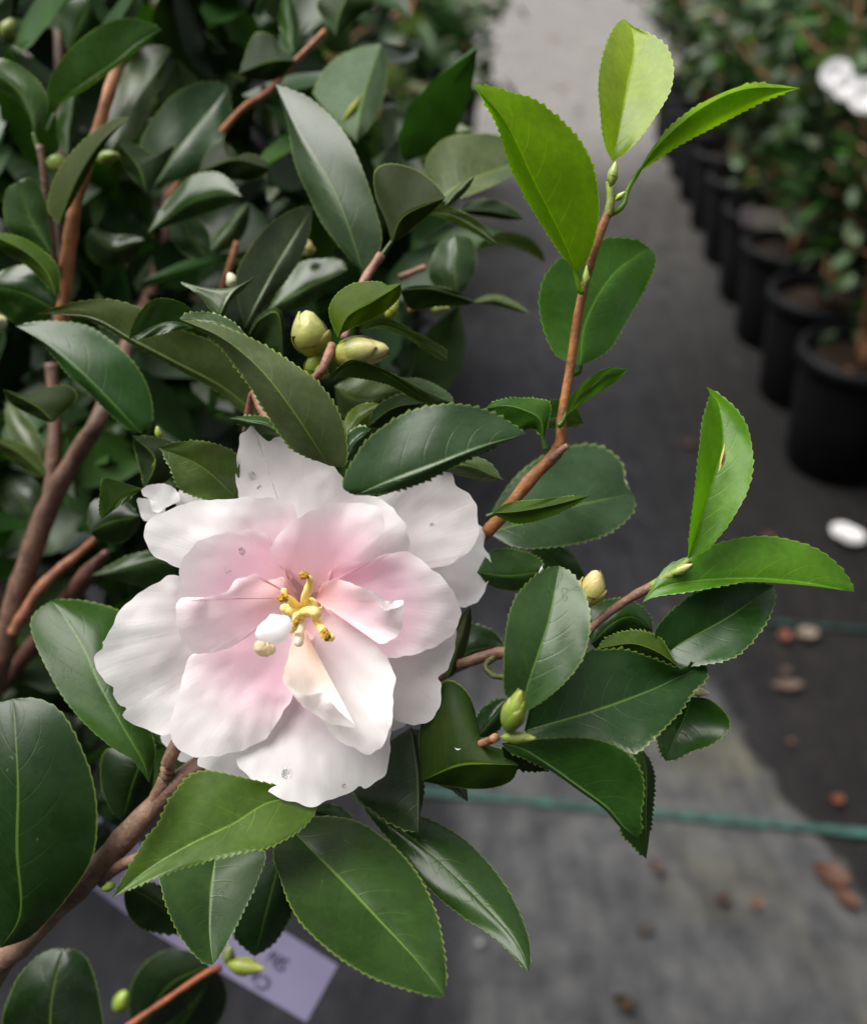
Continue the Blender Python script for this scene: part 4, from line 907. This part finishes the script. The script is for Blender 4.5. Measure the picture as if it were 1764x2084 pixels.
# ------------------------------------------------------------------ nursery pots and shrubs
def lathe(prof, n=40, closed=False):
    vs, fs = [], []
    for (r, z) in prof:
        for k in range(n):
            a = 2 * math.pi * k / n; vs.append(Vector((r * math.cos(a), r * math.sin(a), z)))
    m = len(prof)
    for i in range(m - 1):
        for k in range(n):
            a = i * n + k; b2 = i * n + (k + 1) % n; fs.append((a, b2, b2 + n, a + n))
    fs.append(tuple(range(n))[::-1])
    return vs, fs
def place(o, parent):
    o.parent = parent; return o
def make_pot(parent, R=.15, H=.3):
    k = R / .15; h = H / .3
    vs, fs = lathe([(.112 * k, .002), (.118 * k, .01 * h), (.132 * k, .15 * h), (.138 * k, .24 * h), (.1385 * k, .265 * h), (.1385 * k, .299 * h), (.1335 * k, .299 * h), (.133 * k, .24 * h), (.12 * k, .05 * h)])
    m1 = local_mesh('pot', vs, fs, POT, parent)
    vs, fs = lathe([(.139 * k, .266 * h), (.150 * k, .268 * h), (.152 * k, .285 * h), (.150 * k, .302 * h), (.136 * k, .304 * h), (.1335 * k, .2995 * h), (.1375 * k, .262 * h)])
    local_mesh('rim', vs, fs[:-1], POT, m1)
    n = 14; vs = [Vector((0, 0, .262 * h))]; fs = []
    r = random.Random(5)
    for j in range(1, 9):
        for i in range(28):
            a = 2 * math.pi * i / 28; rr = .131 * k * j / 8
            vs.append(Vector((rr * math.cos(a), rr * math.sin(a), .262 * h + r.uniform(-.004, .005))))
    for i in range(28): fs.append((0, 1 + i, 1 + (i + 1) % 28))
    for j in range(7):
        for i in range(28):
            a = 1 + j * 28 + i; b2 = 1 + j * 28 + (i + 1) % 28; fs.append((a, a + 28, b2 + 28, b2))
    local_mesh('soil', vs, fs, SOIL, parent)
def local_mesh(name, vs, fs, mat, parent, vcol=None, smooth=True, color=None):
    me = bpy.data.meshes.new(name); me.from_pydata([tuple(v) for v in vs], [], fs); me.materials.append(mat)
    if vcol is not None:
        a = me.color_attributes.new('tint', 'FLOAT_COLOR', 'POINT'); a.data.foreach_set('color', np.asarray(vcol, np.float32).ravel())
    if smooth: me.polygons.foreach_set('use_smooth', [True] * len(me.polygons))
    o = bpy.data.objects.new(name, me); COL.objects.link(o); o.parent = parent
    if color: o.color = color
    return o
def make_potted(seed, nleaf, H0, H1, RX, leafL=.05, trunk_h=.3):
    root = bpy.data.objects.new('potted_shrub', None); COL.objects.link(root)
    make_pot(root)
    r = random.Random(seed)
    vs, fs = [], []
    tips = []
    for k in range(5):
        a = r.uniform(0, 6.28); p0 = Vector((.02 * math.cos(a), .02 * math.sin(a), .262))
        p3 = Vector((RX * .7 * math.cos(a), RX * .7 * math.sin(a), r.uniform(H0 + (H1 - H0) * .55, H1 * .97)))
        pts = []
        for i in range(14):
            t = i / 13
            q = p0.lerp(p3, t); q.x *= t ** .6 if t else 0; q.y *= t ** .6 if t else 0
            q += Vector((math.sin(t * 7 + k), math.cos(t * 6 + k * 2), 0)) * .008
            pts.append((q, .010 * (1 - t * .75)))
        v, f = tube_geo(pts, 8, len(vs)); vs += v; fs += f; tips.append([p for p, _ in pts])
        for j in range(7):
            i = r.randint(4, 12); q = pts[i][0]; dv = (Vector((r.uniform(-1, 1), r.uniform(-1, 1), r.uniform(.1, .8)))).normalized()
            L = r.uniform(.08, .16) * RX / .2
            tw = [(q + dv * L * s / 5 + Vector((0, 0, .01)) * (s / 5) ** 2, .0045 * (1 - s * .12)) for s in range(6)]
            v, f = tube_geo(tw, 6, len(vs)); vs += v; fs += f; tips.append([p for p, _ in tw])
    local_mesh('trunk', vs, fs, BARK, root, color=(.36, .19, .095, 1))
    vs, fs, tint = [], [], []
    n = 0
    while n < nleaf:
        tw = r.choice(tips); p = r.choice(tw[1:]) + rdir(r) * r.uniform(.0, .07) * RX / .2
        if p.z < H0 - .04: continue
        out = Vector((p.x, p.y, 0)) * 3 + rdir(r) + Vector((0, 0, .25))
        tone = r.choices([(.015, .042, .010), (.032, .075, .018), (.11, .15, .08), (.006, .016, .004), (.04, .18, .008)], (5, 4, 3, 4, .3))[0]
        nrm = (Vector((0, 0, 1)) + rdir(r) * .9).normalized()
        blade(vs, fs, tint, p, out.normalized(), nrm, leafL * r.uniform(.75, 1.25), leafL * r.uniform(.4, .55), tone); n += 1
    local_mesh('crown', vs, fs, FARLEAF, root, vcol=tint)
    return root
def copy_tree(o, parent=None):
    c = o.copy(); COL.objects.link(c); c.parent = parent
    for ch in o.children: copy_tree(ch, c)
    return c
protos = [make_potted(11, 620, .32, 1.16, .32, .072), make_potted(12, 560, .30, 1.05, .33, .068), make_potted(13, 600, .34, 1.2, .31, .074)]
used = [False] * 3
def put(i, x, y, rz, label, group, sc=1.0):
    if not used[i]: o = protos[i]; used[i] = True
    else: o = copy_tree(protos[i])
    o.location = (x, y, 0); o.rotation_euler = (0, 0, rz); o.scale = (sc, sc, sc)
    tag(o, label, 'potted shrub', group); return o
ordn = ['nearest', 'second', 'third', 'fourth', 'fifth', 'sixth', 'seventh', 'eighth', 'ninth', 'tenth', 'eleventh', 'twelfth']
GR_R = 'potted shrubs in the front row right of the walk'
right = []
for k in range(11):
    Y = 1.50 + k * .36 + rnd.uniform(-.02, .02); X = 1.0 + .1 * (Y - 1.89)
    if k == 0: X += .13; Y -= .04
    right.append(put(k % 3, X, Y, rnd.uniform(0, 6), f'{ordn[k]} shrub in a black nursery pot, front row right of the walk', GR_R, 1.0))
for k in range(9):
    Y = 2.1 + k * .42 + rnd.uniform(-.03, .03); X = 1.42 + .1 * (Y - 1.89)
    put((k + 1) % 3, X, Y, rnd.uniform(0, 6), f'{ordn[k]} shrub in a black nursery pot, back row right of the walk', 'potted shrubs in the back row right of the walk', 1.08)
for k in range(6):
    Y = 1.75 + k * .62; X = -.22 + .1 * (Y - 1.8)
    put((k + 2) % 3, X, Y, rnd.uniform(0, 6), f'{ordn[k]} shrub in a black nursery pot, left of the walk beyond the near camellia', 'potted shrubs left of the walk', 1.0)
for k in range(5):
    Y = .95 + k * .6; X = -.85 + .1 * Y
    put(k % 3, X, Y, rnd.uniform(0, 6), f'{ordn[k]} shrub in a black nursery pot, outer row far left behind the near camellia', 'potted shrubs in the outer left row', 1.05)
# pot of the near camellia
for o in list(protos[0].children):
    if o.name.startswith(('pot', 'soil')):
        c = o.copy(); COL.objects.link(c); c.parent = shrub; c.scale = (.62, .62, .62); c.location = (0, 0, 0)
        for ch in o.children:
            e = ch.copy(); COL.objects.link(e); e.parent = c

# unseen wall of leaf blades added behind the viewpoint to dim the sky
def sky_blocker():
    r = random.Random(21); vs, fs, tint = [], [], []
    n = 0
    for k in range(5200):
        x = r.uniform(-7, 7); z = r.uniform(.1, 3.5) ; y = -2.3 - r.random() ** 2 * .9 - .25 * math.sin(x * 1.7)
        ax = (rdir(r) + Vector((0, .4, .2))).normalized(); nrm = (Vector((0, .5, .7)) + rdir(r) * .6).normalized()
        blade(vs, fs, tint, Vector((x, y, z)), ax, nrm, r.uniform(.22, .38), r.uniform(.12, .2), r.choice([(.015, .035, .012), (.025, .055, .02), (.01, .022, .01)]))
    tag(local_mesh('sky_blocker', vs, fs, FARLEAF, None, vcol=tint), 'tall dark evergreen windbreak standing behind the viewpoint', None, None, 'stuff')
sky_blocker()

# white blooms on two of the right-hand shrubs
def bloom(root_world, R, name, parent=None, mat=WHITEP, n=11, seed=1, flat=.5):
    r = random.Random(seed); vs, fs = [], []
    for k in range(n):
        a = k * 2.4 + r.uniform(-.2, .2); lift = .15 + .75 * k / n; L = R * (1.1 - .5 * k / n)
        dx, dy = math.cos(a), math.sin(a); o = len(vs)
        for i in range(6):
            t = i / 5
            for j in range(5):
                v = j / 4 * 2 - 1; wv_ = .9 * L * math.sin(math.pi * min(.98, .12 + t * .75)) * v
                rad = L * t * (1 - .1 * lift); z = L * lift * t * (1.3 - t * .8) * flat + .12 * L * v * v * t
                vs.append(Vector((dx * rad - dy * wv_, dy * rad + dx * wv_, z)))
        fs += grid_faces(6, 5, off=o)
    if parent is None:
        o = local_mesh(name, vs, fs, mat, None); o.location = root_world
    else:
        o = local_mesh(name, vs, fs, mat, parent)
        Mi = inv_world(parent); o.location = Mi @ root_world
    return o
def nearest_shrub(p):
    return min(right, key=lambda s: (s.location.x - p.x) ** 2 + (s.location.y - p.y) ** 2)
for i, (x, y, d, R) in enumerate([(1700, 152, 1.46, .023), (1722, 178, 1.45, .02), (1764, 196, 1.44, .027)]):
    p = P(x, y, d); s = nearest_shrub(p); b_ = bloom(p, R, 'flower', s, seed=i, n=15)
    b_.rotation_euler = (inv_world(s).to_3x3().normalized() @ (cam.location - p + Vector((.2, 0, .6))).to_track_quat('Z', 'Y').to_matrix()).to_euler()

# ------------------------------------------------------------------ litter on the ground
def litter(x, y, L, W, rot, color, label, cat='fallen leaf', name='fallen_leaf', z=.006, curl=.35):
    p = ground_at(x, y, .004); r = random.Random(int(x * 7 + y)); vs, fs = [], []
    L *= .78; W *= .78; color = tuple(c * .42 for c in color)
    n, m = 14, 9
    for i in range(n):
        t = i / (n - 1); w_ = W * .5 * (math.sin(math.pi * min(.99, max(.01, t))) ** .7)
        for j in range(m):
            v = j / (m - 1) * 2 - 1
            vs.append(Vector((L * (t - .5), v * w_ * (1 + .05 * r.uniform(-1, 1)), .002 + curl * W * (v * v * .5 + (t - .5) ** 2) + r.uniform(0, .001))))
    fs = grid_faces(n, m)
    o = local_mesh(name, vs, fs, DEAD, None, color=color + (1,)); o.location = p; o.rotation_euler = (0, 0, rot)
    sol = o.modifiers.new('thickness', 'SOLIDIFY'); sol.thickness = .0008
    tag(o, label, cat, 'fallen leaves on the ground cloth'); return o
litter(1703,1630,.03,.022,.4,(.26,.08,.025),'small bright orange leaf on the dark cloth at the right, above the big one')
litter(1690,1785,.07,.045,-.5,(.15,.062,.035),'largest rust orange leaf, on the right edge of the pale patch')
litter(1720,1830,.05,.03,-.9,(.16,.06,.03),'dull brown leaf just below the largest rust orange leaf')
litter(1640,1293,.06,.04,.2,(.35,.27,.2),'pale tan leaf beside the upper teal line')
litter(1595,1297,.04,.03,1.2,(.3,.1,.06),'reddish leaf left of the pale tan one near the upper teal line')
litter(1600,1398,.075,.03,.05,(.2,.13,.105),'long dull pinkish brown leaf below the right hand shrub twig')
litter(1597,1368,.03,.02,.3,(.14,.09,.075),'tiny dull leaf just above the long pinkish brown leaf')
litter(1335,1770,.035,.018,-.9,(.15,.075,.055),'small dark brown leaf under the drooping leaf tip', curl=.8)
litter(1470,1833,.03,.022,.2,(.12,.06,.045),'dark brown crumpled leaf left of a small tan leaf', curl=.7)
litter(1537,1843,.024,.018,.7,(.3,.15,.08),'small tan leaf on the pale patch', curl=.7)
litter(1268,2048,.036,.026,-.4,(.09,.045,.015),'brown crumpled leaf at the bottom of the pale patch', curl=.8)
litter(1310,1895,.03,.02,.3,(.11,.075,.06),'faint small brown leaf in the middle of the pale patch')
litter(1607,1512,.02,.015,.5,(.2,.08,.05),'tiny reddish leaf at the upper corner of the pale patch')
litter(940,216,.08,.05,.5,(.1,.06,.05),'dark leaf on the pale stretch far along the walk', curl=.6)
litter(1140,183,.08,.06,0,(.3,.16,.11),'pinkish leaf far along the walk left of the top twig')
litter(1180,226,.08,.05,.5,(.22,.14,.10),'faint brown leaf far along the walk behind the lime leaves')
litter(1125,80,.12,.07,.2,(.35,.16,.11),'farthest pinkish leaf at the top of the walk')
litter(1400,905,.04,.03,.1,(.12,.06,.05),'dim reddish leaf in the dark middle of the walk')
litter(1355,1250,.03,.02,.1,(.14,.09,.08),'dim leaf above the right hand twig stem')
litter(1560,1095,.04,.03,.8,(.13,.06,.05),'dim red brown leaf between the lime leaves and the pots')
litter(1500,880,.05,.03,-.4,(.14,.08,.07),'dim leaf near the base of the pots')
litter(1270,960,.03,.02,-.4,(.1,.07,.06),'dim crumb of leaf on the dark cloth right of the grey leaf')
litter(975,1922,.014,.012,.3,(.6,.6,.58),'tiny whitish leaf scrap right of the lowest leaf')
p = ground_at(1722, 1095)
fw = bloom(p + Vector((0, 0, .006)), .036, 'fallen_flower', seed=9, flat=.9); fw.rotation_euler = (.12, .1, 1)
tag(fw, 'white fallen blossom on the dark cloth beside the nearest pot', 'fallen flower')
# litter in pots
for (k, dx, dy, c, L) in [(1, -.06, -.06, (.45,.18,.04), .06), (1, -.02, -.09, (.3,.2,.12), .05), (1, -.09, -.02, (.28,.15,.12), .04), (2, .02, -.08, (.3,.12,.05), .06), (3, -.03, -.08, (.26,.14,.1), .05), (3, .04, -.09, (.3,.12,.05), .05)]:
    s = right[k]; o = litter(1000, 1500, L, L * .55, dx * 30, c, 'x'); o.location = s.location + Vector((dx, dy, .268))
    o['label'] = {(1, -.06): 'orange leaf on the soil of the second front row pot at right', (1, -.02): 'tan leaf at the near rim inside the second front row pot', (1, -.09): 'pinkish brown leaf at the left rim inside the second front row pot', (2, .02): 'brown leaf on the soil of the third front row pot', (3, -.03): 'dull leaf left on the soil of the fourth front row pot', (3, .04): 'brown leaf right on the soil of the fourth front row pot'}[(k, dx)]
    o['group'] = 'fallen leaves lying in the pots'
# white and red plant tag lying on a pot
def card(x, y, d, Wm, Hm, rot, cols, label, name='plant_label'):
    r = empty(name, P(x, y, d), label, 'plant tag')
    R3 = CM.to_3x3(); xa = R3 @ Vector((math.cos(rot), math.sin(rot), 0)); ya = (R3 @ Vector((-math.sin(rot), math.cos(rot), .8))).normalized(); za = xa.cross(ya).normalized()
    n = len(cols)
    for i, (f0, f1, c) in enumerate(cols):
        vs = []
        for zz in (0, -.0012):
            for (a, b2) in ((f0, 0), (f1, 0), (f1, 1), (f0, 1)): vs.append(P(x, y, d) + xa * Wm * (a - .5) + ya * Hm * (b2 - .5) + za * zz)
        mm = mat_simple('card_%d' % int(c[0] * 100), c, .5, .4, 30, .05, .0001)
        mesh('panel', vs, [(0, 1, 2, 3), (7, 6, 5, 4), (0, 4, 5, 1), (1, 5, 6, 2), (2, 6, 7, 3), (3, 7, 4, 0)], mm, r, smooth=False)
card(1592, 450, 2.3, .15, .045, -.1, [(0, .5, (.55,.5,.45)), (.502, 1, (.5,.10,.10))], 'white and red plant tag lying across a pot rim in the right row')
card(1520, 440, 2.35, .03, .05, .2, [(0, 1, (.38,.34,.38))], 'small greyish white tag left of the white and red one')
print('objects', len(bpy.data.objects))
